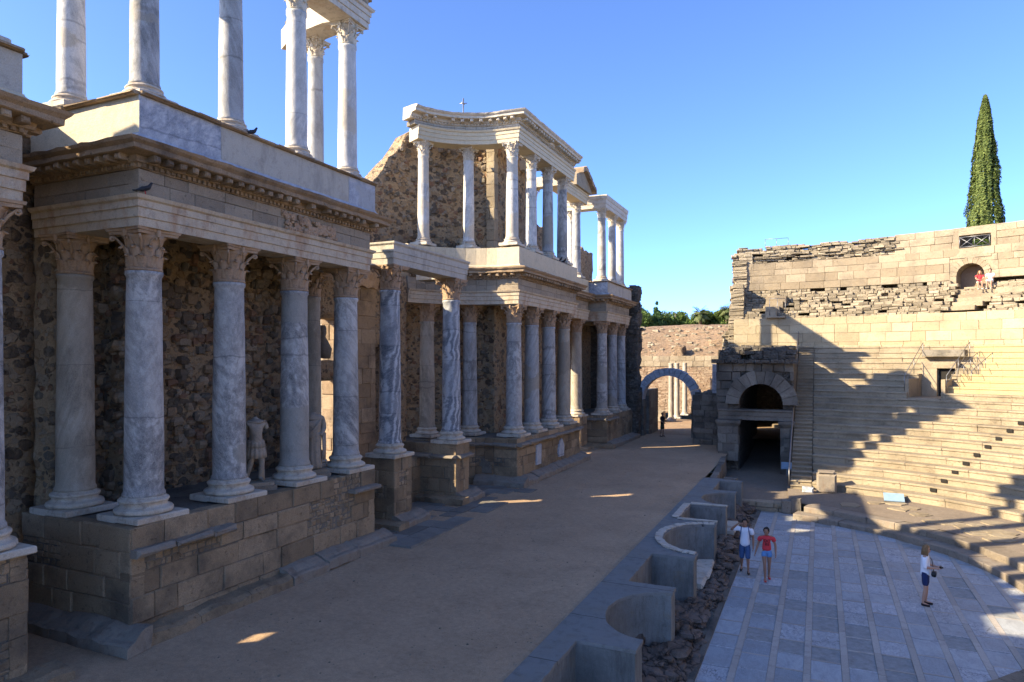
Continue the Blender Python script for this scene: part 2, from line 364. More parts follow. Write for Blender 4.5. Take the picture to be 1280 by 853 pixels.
def block(mb, P, s0, s1, n0, n1, z0, z1, ch=.015, mi=0, jit=.004, rnd=None, sub=1):
    """dressed block: chamfered front face"""
    rnd = random.random() if rnd is None else rnd
    J = lambda: R(-jit, jit)
    def row(n, ins, zj):
        return [mb.vert((*P(s, n + J()), z + J())) for s, z in ((s0 + ins, z0 + ins), (s1 - ins, z0 + ins), (s1 - ins, z1 - ins), (s0 + ins, z1 - ins))]
    a = row(n0, 0, 0); b = row(n1 - ch, 0, 0); c = row(n1, ch, 0)
    for i in range(4):
        j = (i + 1) % 4
        mb.face((a[i], a[j], b[j], b[i]), mi, rnd); mb.face((b[i], b[j], c[j], c[i]), mi, rnd)
    mb.face(c, mi, rnd); mb.face(a[::-1], mi, rnd)
def block_wall(mb, P, L, z0, z1, depth=.25, ch=.4, lens=(.6, 1.3), gap=.005, cham=.015, jn=.008, mi=0, jit=.004, top=None, s_start=0., n_at=0., skip=None, miss=0., holes=(), patch=None):
    n = max(1, round((z1 - z0) / ch)); hs = [R(.8, 1.2) for _ in range(n)]; t = sum(hs); z = z0
    for k in range(n):
        h = hs[k] / t * (z1 - z0); s = s_start - R(0, lens[0]) * (k % 2)
        while s < L - 1e-3:
            l = R(*lens); e = s + l
            if L - e < lens[0] * .45: e = L
            a, b = max(s, s_start), min(e, L)
            if b - a > .04 and not (skip and skip((a + b) / 2, z + h / 2)) and not (top and z + h * .6 > top((a + b) / 2)) and random.random() >= miss:
                zc = z + h / 2; pcs = [(a, b)]
                for (h0, h1, hz0, hz1) in holes:
                    if hz0 < zc < hz1: pcs = [q for (u, w) in pcs for q in ((u, min(w, h0)), (max(u, h1), w)) if q[1] - q[0] > .03]
                for (a, b) in pcs:
                    if patch and patch((a + b) / 2, zc):
                        zz = z
                        while zz < z + h - .03:
                            hh = min(R(.09, .17), z + h - zz); q = a
                            if z + h - zz - hh < .06: hh = z + h - zz
                            while q < b - .02:
                                e2 = min(b, q + R(.10, .26)); e2 = b if b - e2 < .07 else e2
                                block(mb, P, q + gap, e2 - gap, n_at - depth, n_at + R(-.035, .0), zz + gap, zz + hh - gap, .022, mi, .014); q = e2
                            zz += hh
                    else: block(mb, P, a + gap, b - gap, n_at - depth, n_at + R(-jn, jn), z + gap, z + h - gap, cham, mi, jit)
            s = e
        z += h
def offset(path, d):
    out = []
    for i, p in enumerate(path):
        ns = []
        for q0, q1 in ((i - 1, i), (i, i + 1)):
            if q0 >= 0 and q1 < len(path):
                a, b = path[q0], path[q1]; L = hypot(b[0] - a[0], b[1] - a[1]) or 1
                ns.append(((b[1] - a[1]) / L, -(b[0] - a[0]) / L))
        if len(ns) == 1: m = ns[0]; k = 1
        else:
            m = (ns[0][0] + ns[1][0], ns[0][1] + ns[1][1]); l = hypot(*m) or 1; m = (m[0] / l, m[1] / l); k = 1 / max(.35, m[0] * ns[0][0] + m[1] * ns[0][1])
        out.append((p[0] + m[0] * d * k, p[1] + m[1] * d * k))
    return out
def subdiv(path, step):
    out = [path[0]]
    for a, b in zip(path, path[1:]):
        n = max(1, int(hypot(b[0] - a[0], b[1] - a[1]) / step))
        out += [(a[0] + (b[0] - a[0]) * i / n, a[1] + (b[1] - a[1]) * i / n) for i in range(1, n + 1)]
    return out
def sweep(mb, path, prof, z=0., mi=0, rough=0., freq=3., rnd=None, smooth=False):
    """closed profile (n, z) carried along a path, n outward (right of travel)"""
    rows = []
    for n_, z_ in prof:
        pts = offset(path, n_); rows.append([(p[0], p[1], z + z_) for p in pts])
    ids = []
    for r in rows:
        l = []
        for p in r:
            if rough:
                q = noise.noise_vector(Vector(p) * freq) * rough; p = (p[0] + q[0], p[1] + q[1], p[2] + q[2])
            l.append(mb.vert(p))
        ids.append(l)
    k = len(ids)
    for i in range(k):
        for j in range(len(path) - 1):
            mb.face((ids[i][j], ids[i][j + 1], ids[(i + 1) % k][j + 1], ids[(i + 1) % k][j]), mi, rnd if rnd is not None else .5, smooth)
    mb.face([l[0] for l in ids], mi, .5); mb.face([l[-1] for l in ids][::-1], mi, .5)
def prism(mb, poly, z0, z1, mi=0, rnd=.5):
    a = [mb.vert((*p, z0)) for p in poly]; b = [mb.vert((*p, z1)) for p in poly]; n = len(poly)
    for i in range(n): mb.face((a[i], a[(i + 1) % n], b[(i + 1) % n], b[i]), mi, rnd)
    mb.face(b, mi, rnd); mb.face(a[::-1], mi, rnd)
def box(mb, x0, x1, y0, y1, z0, z1, mi=0, rnd=None):
    prism(mb, [(x0, y0), (x1, y0), (x1, y1), (x0, y1)], z0, z1, mi, random.random() if rnd is None else rnd)
def along(path, step, start=.1):
    """points along a path: (x, y, dx, dy)"""
    out = []
    for a, b in zip(path, path[1:]):
        L = hypot(b[0] - a[0], b[1] - a[1])
        if L < 1e-6: continue
        d = ((b[0] - a[0]) / L, (b[1] - a[1]) / L); n = max(1, round((L - start) / step))
        for i in range(n):
            s = (i + .5) * L / n; out.append((a[0] + d[0] * s, a[1] + d[1] * s, d[0], d[1]))
    return out
def lathe(mb, prof, c=(0, 0, 0), seg=32, mi=0, rough=0., rnd=.5, smooth=True, caps=True):
    rows = []
    for r, z in prof:
        row = []
        for i in range(seg):
            a = 2 * pi * i / seg; p = Vector((c[0] + r * cos(a), c[1] + r * sin(a), c[2] + z))
            if rough: p += noise.noise_vector(p * 3) * rough
            row.append(mb.vert(p))
        rows.append(row)
    for a, b in zip(rows, rows[1:]):
        for i in range(seg): mb.face((a[i], a[(i + 1) % seg], b[(i + 1) % seg], b[i]), mi, rnd, smooth)
    if caps: mb.face(rows[0][::-1], mi, rnd); mb.face(rows[-1], mi, rnd)
def tube(mb, pts, r, seg=8, mi=0, rnd=.5, taper=None):
    pts = [Vector(p) for p in pts]; rows = []
    for i, p in enumerate(pts):
        d = (pts[min(i + 1, len(pts) - 1)] - pts[max(i - 1, 0)]).normalized()
        u = d.orthogonal().normalized(); w = d.cross(u); q = r if taper is None else r * (1 + (taper - 1) * i / (len(pts) - 1))
        rows.append([mb.vert(p + u * q * cos(2 * pi * k / seg) + w * q * sin(2 * pi * k / seg)) for k in range(seg)])
    # keep the rings from twisting
    for a, b in zip(rows, rows[1:]):
        sh = min(range(seg), key=lambda s_: (Vector(mb.v[a[0]]) - Vector(mb.v[b[s_]])).length)
        b[:] = b[sh:] + b[:sh]
        for k in range(seg): mb.face((a[k], a[(k + 1) % seg], b[(k + 1) % seg], b[k]), mi, rnd, True)
    mb.face(rows[0][::-1], mi, rnd); mb.face(rows[-1], mi, rnd)
def rough_wall(mb, P, s0, s1, z0, ztop, thick, res=.25, amp=.06, mi=0, n_at=0., freq=1.6, seed=0.):
    """rubble masonry body with uneven faces and a broken top"""
    if not callable(ztop): zt = ztop; ztop = lambda s: zt
    ns = max(2, int((s1 - s0) / res)); zm = max(ztop(s0 + (s1 - s0) * i / 8) for i in range(9)); nz = max(2, int((zm - z0) / res))
    def D(x, y, z): return noise.fractal(Vector((x * freq + seed, y * freq, z * freq)), 1., 2., 3) * amp
    G = {}
    for side, nn in ((0, n_at), (1, n_at - thick)):
        for i in range(ns + 1):
            s = s0 + (s1 - s0) * i / ns; T = ztop(s)
            for j in range(nz + 1):
                z = z0 + (T - z0) * j / nz; x, y = P(s, nn); k = D(x, y, z) * (1 if side == 0 else -1)
                x, y = P(s, nn + k); e = 0
                if j == nz: e = D(x + 9, y, z) * 2
                if i in (0, ns): x, y = P(s + D(x, y + 7, z) * (1.5 if ns > 3 else .3), nn + k)
                G[side, i, j] = mb.vert((x, y, z + e))
    for side in (0, 1):
        for i in range(ns):
            for j in range(nz): mb.face((G[side, i, j], G[side, i + 1, j], G[side, i + 1, j + 1], G[side, i, j + 1]), mi, .5, True)
    for i in range(ns):
        mb.face((G[0, i, nz], G[0, i + 1, nz], G[1, i + 1, nz], G[1, i, nz]), mi, .5)
        mb.face((G[0, i, 0], G[0, i + 1, 0], G[1, i + 1, 0], G[1, i, 0]), mi, .5)
    for j in range(nz):
        for i in (0, ns): mb.face((G[0, i, j], G[0, i, j + 1], G[1, i, j + 1], G[1, i, j]), mi, .5)
def rock(mb, c, size, mi=0, rnd=None, seg=7, rings=4, jag=.35):
    rnd = random.random() if rnd is None else rnd; o = Vector((R(0, 99), R(0, 99), R(0, 99))); rows = []; a0 = R(0, pi)
    for j in range(rings + 1):
        t = -pi / 2 + pi * j / rings; row = []
        for i in range(seg):
            a = 2 * pi * i / seg + a0; d = Vector((cos(t) * cos(a), cos(t) * sin(a), sin(t)))
            d = Vector([math.copysign(abs(q) ** .6, q) for q in d]); k = 1 + jag * noise.noise(d * 1.6 + o)
            row.append(mb.vert((c[0] + d[0] * size[0] * k, c[1] + d[1] * size[1] * k, c[2] + d[2] * size[2] * k)))
        rows.append(row)
    for a, b in zip(rows, rows[1:]):
        for i in range(seg): mb.face((a[i], a[(i + 1) % seg], b[(i + 1) % seg], b[i]), mi, rnd)
    mb.face(rows[-1], mi, rnd)
def strata_blocks(mb, P, L, z0, ztop, n_at=0., depth=.5, hh=(.10, .22), ll=(.25, .75), dn=.16, mi=0, s_start=0.):
    """courses of worn, uneven stones"""
    z = z0; zt = ztop if callable(ztop) else (lambda s: ztop)
    zm = max(zt(L * i / 20) for i in range(21))
    while z < zm:
        h = R(*hh); s = s_start - R(0, .3); bulge = R(-dn, dn) * .7
        while s < L:
            l = R(*ll)
            if zt(s + l / 2) > z + h * .3 and random.random() > .05 and s + l > s_start:
                block(mb, P, s, s + l - R(0, .04), n_at - depth, n_at + bulge + R(-dn, dn), z + R(-.02, .02), z + h - R(0, .03), R(.02, .05), mi, .03)
            s += l
        z += h

def stud(mb, P, s0, s1, z0, z1, n_at, count, size=(.06, .17), mi=1, ok=None):
    for _ in range(count):
        s, z = R(s0, s1), R(z0, z1)
        if ok and not ok(s, z): continue
        q = R(*size); x, y = P(s, n_at - q * .25); rock(mb, (x, y, z), (q * R(.8, 1.3), q * R(.8, 1.3), q * R(.6, 1.)), mi, None, 7, 4, .45)
# ------------------------------------------------------------------ columns
_cap = {}
def capital_mesh(rb, h, mat, var):
    key = (round(rb, 3), round(h, 3), mat, var)
    if key in _cap: return _cap[key]
    random.seed(var * 31 + 5); mb = MB(); e = 1.52 * rb     # half side of the abacus
    def W(p): return Vector(p) + noise.noise_vector(Vector(p) * 9 / rb * .3 + Vector((var * 7, 0, 0))) * .035 * rb
    bell = [(.98, 0), (1.08, .03), (1.08, .06), (.94, .09), (.93, .35), (.98, .6), (1.12, .78), (1.3, .86)]
    lathe(mb, [(r * rb, z * h) for r, z in bell], seg=24, rough=.01)
    def leaf(a, z0, zl, r0, w, curl):
        n = 6; L = []
        for i in range(n + 1):
            t = i / n; rr = r0 + curl * (t ** 2.6) ; z = z0 + zl * (t if t < .8 else .8 + (t - .8) * .1 - (t - .8) ** 2 * 3)
            ww = w * (.75 + .55 * sin(pi * min(1, t * 1.15)) ) * (1 - .75 * max(0, t - .75) / .25) * (.82 if i % 2 else 1.05)
            row = []
            for k, (q, dr) in enumerate(((-1, -.06), (-.5, .0), (0, .07), (.5, .0), (1, -.06))):
                aa = a + q * ww / max(rr, .01); r_ = rr + dr * rb * (1 - .3 * t)
                row.append(W((r_ * cos(aa), r_ * sin(aa), z)))
            L.append(row)
        fr = [[mb.vert(p) for p in r] for r in L]; bk = [[mb.vert((p[0] * .93, p[1] * .93, p[2] - .01)) for p in r] for r in L]
        for i in range(n):
            for k in range(4):
                mb.face((fr[i][k], fr[i][k + 1], fr[i + 1][k + 1], fr[i + 1][k]), 0, .5, True); mb.face((bk[i][k], bk[i + 1][k], bk[i + 1][k + 1], bk[i][k + 1]), 0, .5)
            for k in (0, 4): mb.face((fr[i][k], fr[i + 1][k], bk[i + 1][k], bk[i][k]), 0, .5)
        mb.face((*fr[n], *bk[n][::-1]), 0, .5)
    for i in range(8):
        if random.random() > .06: leaf(2 * pi * i / 8, .06 * h, .40 * h, rb * .98, rb * .36, rb * R(.24, .36))
        if random.random() > .06: leaf(2 * pi * (i + .5) / 8, .10 * h, .62 * h, rb * .97, rb * .33, rb * R(.34, .46))
    for i in range(4):                                   # corner volutes and the small helices beside them
        a = pi / 4 + i * pi / 2
        if random.random() > .22:
            pts = []
            for k in range(15):
                t = k / 14
                if t < .45: q = t / .45; r_, z = rb * (1.0 + .72 * q ** 1.4), h * (.5 + .34 * q)
                else:
                    q = (t - .45) / .55; th = pi * .5 - q * 2.6 * pi; rad = rb * .16 * (1 - .7 * q); r_, z = rb * 1.72 + rad * cos(th) * 1., h * .84 - rb * .16 + rad * sin(th)
                pts.append(W((r_ * cos(a), r_ * sin(a), z)))
            tube(mb, pts, rb * .10, 6, taper=.6)
        for sg in (-1, 1):
            b0 = a + sg * .42
            tube(mb, [W((rb * r_ * cos(b0 + sg * q), rb * r_ * sin(b0 + sg * q), h * z)) for r_, q, z in ((1.0, 0, .55), (1.08, .1, .72), (1.2, .22, .82), (1.26, .3, .78), (1.22, .24, .74))], rb * .075, 5, taper=.6)
    ab = []
    for i in range(4):
        a = i * pi / 2
        for q in (-.94, -.82, -.45, 0, .45, .82, .94):
            x = e * (1 - .17 * (1 - abs(q) ** 1.6)) if abs(q) < .9 else e * .98; y = q * e
            ab.append((x * cos(a) - y * sin(a), x * sin(a) + y * cos(a)))
    for zlo, zhi, k in ((.86, .93, .95), (.935, 1., 1.03)):
        lo = [mb.vert(W((p[0] * k * .97, p[1] * k * .97, zlo * h))) for p in ab]; hi = [mb.vert(Vector((p[0] * k, p[1] * k, zhi * h))) for p in ab]; n = len(ab)
        for i in range(n): mb.face((lo[i], lo[(i + 1) % n], hi[(i + 1) % n], hi[i]), 0, .5)
        mb.face(hi, 0, .5); mb.face(lo[::-1], 0, .5)
    for i in range(4):                                   # flower on each abacus side
        a = i * pi / 2; rock(mb, (e * .86 * cos(a), e * .86 * sin(a), .90 * h), (.12 * rb, .12 * rb, .1 * h), rnd=.5)
    o = mb.build('capital', mat); me = o.data; bpy.data.objects.remove(o); _cap[key] = me; return me
_base = {}
def base_meshes(r, h, mat, plh):
    key = (round(r, 3), round(h, 3), mat, plh)
    if key in _base: return _base[key]
    mb = MB(); hb = h - plh
    pr = [(1.0, 0), (1.38, .0)]
    for i in range(9): a = -pi / 2 + pi * i / 8; pr.append((1.36 + .14 * cos(a), .17 + .17 * sin(a)))
    pr += [(1.3, .37), (1.2, .45), (1.17, .55), (1.24, .62)]
    for i in range(7): a = -pi / 2 + pi * i / 6; pr.append((1.2 + .09 * cos(a), .76 + .11 * sin(a)))
    pr += [(1.12, .9), (1.1, 1.), (.98, 1.)]
    lathe(mb, [(q * r, z * hb + plh) for q, z in pr], seg=32, rough=.012, caps=False)
    o = mb.build('base', mat); me = o.data; bpy.data.objects.remove(o)
    mb = MB(); e = r * 1.6; P, L = segP((-e, -e), (e, -e))
    sweep(mb, [(-e, -e), (e, -e), (e, e), (-e, e), (-e, -e + .001)], [(-e * .9, 0), (-.02, 0), (0, .02), (0, plh - .02), (-.02, plh), (-e * .9, plh)], rough=.02, freq=2.)
    o = mb.build('plinth', mat); mp = o.data; bpy.data.objects.remove(o)
    _base[key] = (me, mp); return _base[key]
_shaft = {}
def shaft_mesh(r, h, mat, var):
    key = (round(r, 3), round(h, 3), mat, var)
    if key in _shaft: return _shaft[key]
    mb = MB(); pr = [(1.08, 0), (1.08, .05), (1.0, .1)]
    for i in range(1, 24):
        t = i / 24; pr.append((1.0 - .13 * t ** 1.5, .1 + (h - .2) * t))
    pr += [(.87, h - .12), (.95, h - .07), (.95, h)]
    pr = [(q * r, z) for q, z in pr]; rows = []
    for q, z in pr:
        row = []
        for i in range(32):
            a = 2 * pi * i / 32; p = Vector((q * cos(a), q * sin(a), z))
            k = 1 + .022 * noise.noise(p * 1.3 + Vector((var * 13, 0, 0))) - .05 * max(0, noise.noise(p * 2.4 + Vector((var * 5, 9, 0))) - .45)
            row.append(mb.vert((p[0] * k, p[1] * k, z)))
        rows.append(row)
    for a, b in zip(rows, rows[1:]):
        for i in range(32): mb.face((a[i], a[(i + 1) % 32], b[(i + 1) % 32], b[i]), 0, .5, True)
    mb.face(rows[0][::-1]); mb.face(rows[-1])
    o = mb.build('shaft', mat, fix=False); me = o.data; bpy.data.objects.remove(o); _shaft[key] = me; return me
_cn = [0]
def column(x, y, z0, z1, r, mat, label, group, capmat='capital_stone', basemat='marble_white', plh=.13, cap=True, rz=0):
    _cn[0] += 1; i = _cn[0]
    t = thing('column', (x, y, z0), label, 'column', group)
    hb = r * 1.25; hc = r * 2.25 if cap else 0
    b, p = base_meshes(r, hb, basemat, plh)
    bo = mk('base', b, t); mk('plinth', p, bo)
    mk('shaft', shaft_mesh(r, z1 - z0 - hb - hc, mat, i % 6), t, (0, 0, hb), R(0, 6.28))
    if cap: mk('capital', capital_mesh(r * .88, hc, capmat, i % 4), t, (0, 0, z1 - z0 - hc))
    return t

# ------------------------------------------------------------------ entablatures
ARCH = [(-.75, 0), (0, 0), (0, .17), (.03, .18), (.03, .36), (.06, .37), (.06, .50), (.11, .53), (.14, .60), (-.75, .60)]
CORN = [(-.5, 0), (.03, 0), (.05, .08), (.12, .10), (.14, .22), (.40, .235), (.43, .25), (.43, .34), (.50, .40), (.53, .46), (.30, .52), (-.5, .53)]
def entablature(label, path, back, z, frieze=.52, mats=('marble_stained', 'frieze_stone', 'brown_stone'), group=None, arcs=None, roof=True, cor=True, fr_len=(.5, 1.)):
    t = thing('entablature', (path[0][0], path[0][1], z), label, 'entablature', group)
    def part(mb, nm, ms):
        o = mb.build(nm, ms, t); o.location = (-path[0][0], -path[0][1], -z); return o
    fine = subdiv(path, .35)
    mb = MB(); sweep(mb, subdiv(arcs[0], .35) if arcs else fine, ARCH, z, rough=.008); part(mb, 'architrave', mats[0])
    mb = MB(); z1 = z + .6; z2 = z1 + frieze
    fp = arcs[1] if arcs else path
    for a, b in zip(fp, fp[1:]):
        P, L = segP(a, b); block_wall(mb, P, L, z1 + .002, z2, .3, frieze / 2, fr_len, .004, .01, .004)
    sweep(mb, offset(fp, -.03), [(-.6, 0), (0, 0), (0, frieze), (-.6, frieze)], z1 + .004, 1)
    if roof: prism(mb, offset(path, -.5) + back, z1 - .1, z2 + .3, 1)
    part(mb, 'frieze', [mats[1], 'dark_stone'])
    if cor:
        mb = MB(); f2 = subdiv(path, .18); sweep(mb, f2, CORN, z2, rough=.028, freq=4.)
        for (x, y, dx, dy) in along(path, .30):
            if random.random() < .05: continue
            w = .075; P = lambda s, n: (x + dx * s + dy * n, y + dy * s - dx * n)
            block(mb, P, -w, w, .10, .385 + R(-.02, .02), z2 + .115, z2 + .232, .03, 0, .012)
        for (x, y, dx, dy) in along(path, .13):
            P = lambda s, n: (x + dx * s + dy * n, y + dy * s - dx * n)
            block(mb, P, -.038, .038, .0, .095, z2 + .02, z2 + .095, .008, 0, .006)
        part(mb, 'cornice', mats[2])
    return t

def facing(mb, path, z0, z1, **kw):
    for a, b in zip(path, path[1:]):
        P, L = segP(a, b); block_wall(mb, P, L, z0, z1, **kw)
def run_slabs(mb, path, n0, n1, z0, z1, ll=(.8, 1.6), keep=lambda x, y: True, mi=0, jit=.015, slope=0.):
    for a, b in zip(path, path[1:]):
        P, L = segP(a, b); s = 0
        while s < L - .05:
            e = min(L, s + R(*ll))
            if L - e < .35: e = L
            x, y = P((s + e) / 2, 0)
            if keep(x, y): block(mb, P, s + .006, e - .006, n0, n1 + R(-.02, .02), z0, z1 + R(-.01, .01), .05, mi, jit)
            s = e
BASE = [(-.1, 0), (.47, 0), (.47, .20), (.43, .235), (.33, .26), (.24, .32), (.13, .37), (.03, .40), (-.1, .41)]

def podium(label, path, back, ztop, ledge=None, base=None, group=None, mat='granite', ledge_mat='marble_dull', base_mat='marble_dull', cz=.42, lens=(.5, 1.25)):
    t = thing('podium', (path[0][0], path[0][1], 0), label, 'podium', group)
    def part(mb, nm, ms):
        o = mb.build(nm, ms, t); o.location = (-path[0][0], -path[0][1], 0); return o
    mb = MB(); facing(mb, path, -.05, ztop - .003, depth=.3, ch=cz, lens=lens, gap=.005, cham=.022, jn=.02, jit=.013, patch=lambda s, z: noise.noise(Vector((s * .55 + path[0][1], z * 1.1, 2.))) > .27)
    prism(mb, offset(path, -.035) + back, -.05, ztop - .035, 1)
    P2 = offset(path, -.02)
    part(mb, 'wall', [mat, 'dark_stone'])
    if ledge:
        for a, b in zip(path, path[1:]):
            n = max(2, int(hypot(b[0] - a[0], b[1] - a[1]) / .3)); run = []
            for i in range(n + 1):
                q = (a[0] + (b[0] - a[0]) * i / n, a[1] + (b[1] - a[1]) * i / n)
                if i < n and ledge((q[0] + (b[0] - a[0]) / n / 2), (q[1] + (b[1] - a[1]) / n / 2)): run.append(q)
                elif run:
                    run.append(q)
                    if len(run) > 2 or len(path) > 6: mb = MB(); run_slabs(mb, [run[0], run[-1]], -.05, .26, 1.70 + R(-.01, .01), 1.83, (.7, 1.5), jit=.03); part(mb, 'ledge', ledge_mat)
                    run = []
    if base:
        mb = MB(); f2 = subdiv(path, .5)
        for a, b in zip(path, path[1:]):
            L = hypot(b[0] - a[0], b[1] - a[1]); n = max(1, round(L / 1.4))
            for i in range(n):
                p = (a[0] + (b[0] - a[0]) * i / n, a[1] + (b[1] - a[1]) * i / n); q = (a[0] + (b[0] - a[0]) * (i + 1) / n, a[1] + (b[1] - a[1]) * (i + 1) / n)
                k = base((p[0] + q[0]) / 2, (p[1] + q[1]) / 2)
                if k == 0: continue
                u = ((q[0] - p[0]) / (L / n), (q[1] - p[1]) / (L / n)); ext = .50
                p2 = (p[0] - u[0] * (ext if i == 0 else -.008), p[1] - u[1] * (ext if i == 0 else -.008)) if i == 0 and a != path[0] else (p[0] + u[0] * .008, p[1] + u[1] * .008)
                q2 = (q[0] + u[0] * ext, q[1] + u[1] * ext) if i == n - 1 and b != path[-1] else (q[0] - u[0] * .008, q[1] - u[1] * .008)
                pr = BASE if k == 1 else [(-.1, 0), (.44, 0), (.42, .2), (.30, .26), (-.1, .27)]
                if i == 0 and a != path[0]: p2 = (p[0] + u[0] * .004, p[1] + u[1] * .004)
                sweep(mb, subdiv([p2, q2], .16), pr, R(-.04, .03), 0 if k == 1 else 1, rough=.06, freq=2.2)
        part(mb, 'base_moulding', [base_mat, 'granite'])
    return t
def parapet(label, path, back, z0, z1, mats, group=None, ends=None, cap=True):
    """plastered or marble-faced pedestal course that carries the upper columns"""
    t = thing('parapet', (path[0][0], path[0][1], z0), label, 'parapet', group)
    def part(mb, nm, ms):
        o = mb.build(nm, ms, t); o.location = (-path[0][0], -path[0][1], -z0); return o
    mb = MB(); 
    prism(mb, offset(path, -.10) + back, z0, z1 - .05, 0); part(mb, 'core', mats[-1])
    mb = MB()
    for i, (a, b) in enumerate(zip(path, path[1:])):
        P, L = segP(a, b); s = 0; specs = ends(i, L) if ends else [(L, 0)]
        for e, mi in specs:
            block(mb, P, s + .002, e - .002, -.22, 0 if mi == 0 else .012, z0 + .14, z1 - .07, .004, mi, .001); s = e
    sweep(mb, path, [(-.2, 0), (.06, 0), (.06, .07), (.02, .12), (.02, .14), (-.2, .14)], z0, len(mats) - 1)
    part(mb, 'panel', mats)
    if cap:
        mb = MB(); run_slabs(mb, path, -.6, .13, z1 - .068, z1 - .004, (.6, 1.3), jit=.012)
        part(mb, 'capping', 'brown_stone')
    return t

# ------------------------------------------------------------------ ground and setting
def sheet(name, x0, x1, y0, y1, z, mat, step=None, hf=None):
    mb = MB(); nx = max(1, int((x1 - x0) / step)) if step else 1; ny = max(1, int((y1 - y0) / step)) if step else 1; I = {}
    for i in range(nx + 1):
        for j in range(ny + 1):
            x, y = x0 + (x1 - x0) * i / nx, y0 + (y1 - y0) * j / ny
            I[i, j] = mb.vert((x, y, z + (hf(x, y) if hf else 0)))
    for i in range(nx):
        for j in range(ny): mb.face((I[i, j], I[i + 1, j], I[i + 1, j + 1], I[i, j + 1]), 0, .5, bool(hf))
    return structure(mb.build(name, mat))
sheet('ground', -900, 900, -600, 1500, -1.75, 'field')
sheet('stage_floor', -17, -4.88, -12, 50.5, 0, 'sand', .5, lambda x, y: .03 * noise.noise(Vector((x * .4, y * .4, 0))) * min(1, max(0, -4.9 - x) * 2))
sheet('courtyard_floor', -60, -17, -40, 64, -.02, 'dry_earth')
sheet('courtyard_floor', -17, -1.6, 50.5, 64, -.012, 'dry_earth')

OC = (-3.4, 23.2); OR = 9.05; CC = (-3.0, 23.0)
mb = MB(); xs = -2.42; i = 0
while xs < 6.6:                                  # orchestra pavement: files of slabs between pink strips
    w = R(.56, .64); y = 13.0 + R(0, .5)
    block(mb, segP((xs, 0), (xs, 40))[0], 12, 34, -.02, .001, -1.5, -1.404, .003, 3, 0)
    y2 = 12.6
    while y2 < 34: l = R(.9, 1.8); box(mb, xs + w + .004, xs + w + .152, y2, y2 + l - .006, -1.5, -1.394 + R(-.004, .004), 3); y2 += l
    while y < 33:
        l = R(.82, 1.12); q = random.random() + .22 * noise.noise(Vector((xs * .4, y * .3, 0)))
        near = (y < 19.5)
        mi = 0 if q < (.58 if near else .40) else 1 if q < .86 else 2
        if l > .6:
            mb_z = -1.40 + R(-.006, .006) - (.012 if mi == 2 else 0)
            box(mb, xs + .004, xs + w - .002, y, y + l - .075, -1.5, mb_z, mi)
            box(mb, xs + .004, xs + w - .002, y + l - .070, y + l - .005, -1.5, -1.397 + R(-.004, .004), 3 if random.random() < .6 else 1)
        y += l
    xs += w + .156
structure(mb.build('orchestra_pavement', ['slab_smooth', 'slab_cracked', 'slab_worn', 'slab_pink']))
sheet('orchestra_bed', -3.3, 8, 8, 36, -1.425, 'path_earth')

def trench_h(x, y):
    n1 = noise.fractal(Vector((x * 1.3, y * .9, 3)), 1, 2, 5); c = abs(noise.noise(Vector((x * 2.2, y * 1.4, 8))))
    e = min(1, max(0, (-2.5 - x) / .25)); u = min(1, max(0, (-2.55 - x) / .75)); u = u * u * (3 - 2 * u)
    return .36 * u + (.11 * n1 - .16 * max(0, .16 - c) / .16 + .05 * round(3 * noise.noise(Vector((x, y * 1.7, 1)))) ) * e
sheet('trench_ground', -4.95, -2.44, 6, 34.5, -1.42, 'rock', .085, trench_h)
mb = MB()
for k in range(620):
    y = R(8, 34); x = R(-3.05, -2.6) if random.random() < .75 else R(-4.1, -2.6); q = R(.03, .15) * (2. if random.random() < .12 else 1)
    rock(mb, (x, y, -1.42 + trench_h(x, y) + q * .1), (q, q * R(.8, 1.6), q * R(.25, .5)))
tag(mb.build('loose_stones', 'rock'), 'loose brown stones strewn along the rocky trench beside the marble pavement', 'stones', kind='stuff')
mb = MB(); P, L = segP((-2.43, 9), (-2.43, 33.6)); block_wall(mb, P, L, -1.62, -1.37, .16, .25, (.9, 1.8), .006, .02, .012, jit=.012)
tag(mb.build('kerb', 'dark_stone'), 'narrow stone kerb along the left border of the marble pavement', 'kerb')

mb = MB()
for k in range(900):
    y = R(8, 47) if random.random() < .6 else R(8, 22); x = R(-11.3, -4.95); q = R(.005, .016) * (1.8 if random.random() < .06 else 1)
    rock(mb, (x, y, .03 * noise.noise(Vector((x * .4, y * .4, 0))) * min(1, max(0, -4.9 - x) * 2) + q * .3), (q, q * R(.8, 1.4), q * .7), 0, None, 5, 3)
tag(mb.build('pebbles', 'strata'), 'small pebbles scattered over the sandy stage floor', 'pebbles', kind='stuff')
# pulpitum: the stage front with its alternating square and round niches
def niches():
    F = -3.16; pts = [(F, 6.0)]
    def rect(y0, y1, d): pts.extend([(F, y0), (F - d, y0), (F - d, y1), (F, y1)])
    def rnd_(y0, y1, d):
        c, h = (y0 + y1) / 2, (y1 - y0) / 2
        pts.extend([(F - d * sin(pi * i / 24), c - h * cos(pi * i / 24)) for i in range(25)])
    rnd_(6.7, 9.5, 1.1); rect(9.8, 12.65, 1.18); rnd_(13.2, 16.1, 1.12); rect(16.55, 19.2, 1.16); rnd_(19.75, 23.3, 1.28); rect(23.85, 26.3, 1.28); rnd_(26.75, 29.3, 1.15); rect(29.7, 32.0, .95)
    pts.append((F, 32.35)); pts.append((-4.3, 32.6)); return pts
PT = niches(); t = thing('stage_front_wall', (-4.9, 20, 0), 'grey concrete stage front with alternating square and round niches beside the rocky trench', 'stage wall')
def rel(o, t): o.location = -Vector(t.location); return o
mb = MB(); prism(mb, PT + [(-4.9, 32.6), (-4.9, 6.0)], -1.7, -.04); rel(mb.build('wall', 'concrete', t), t)
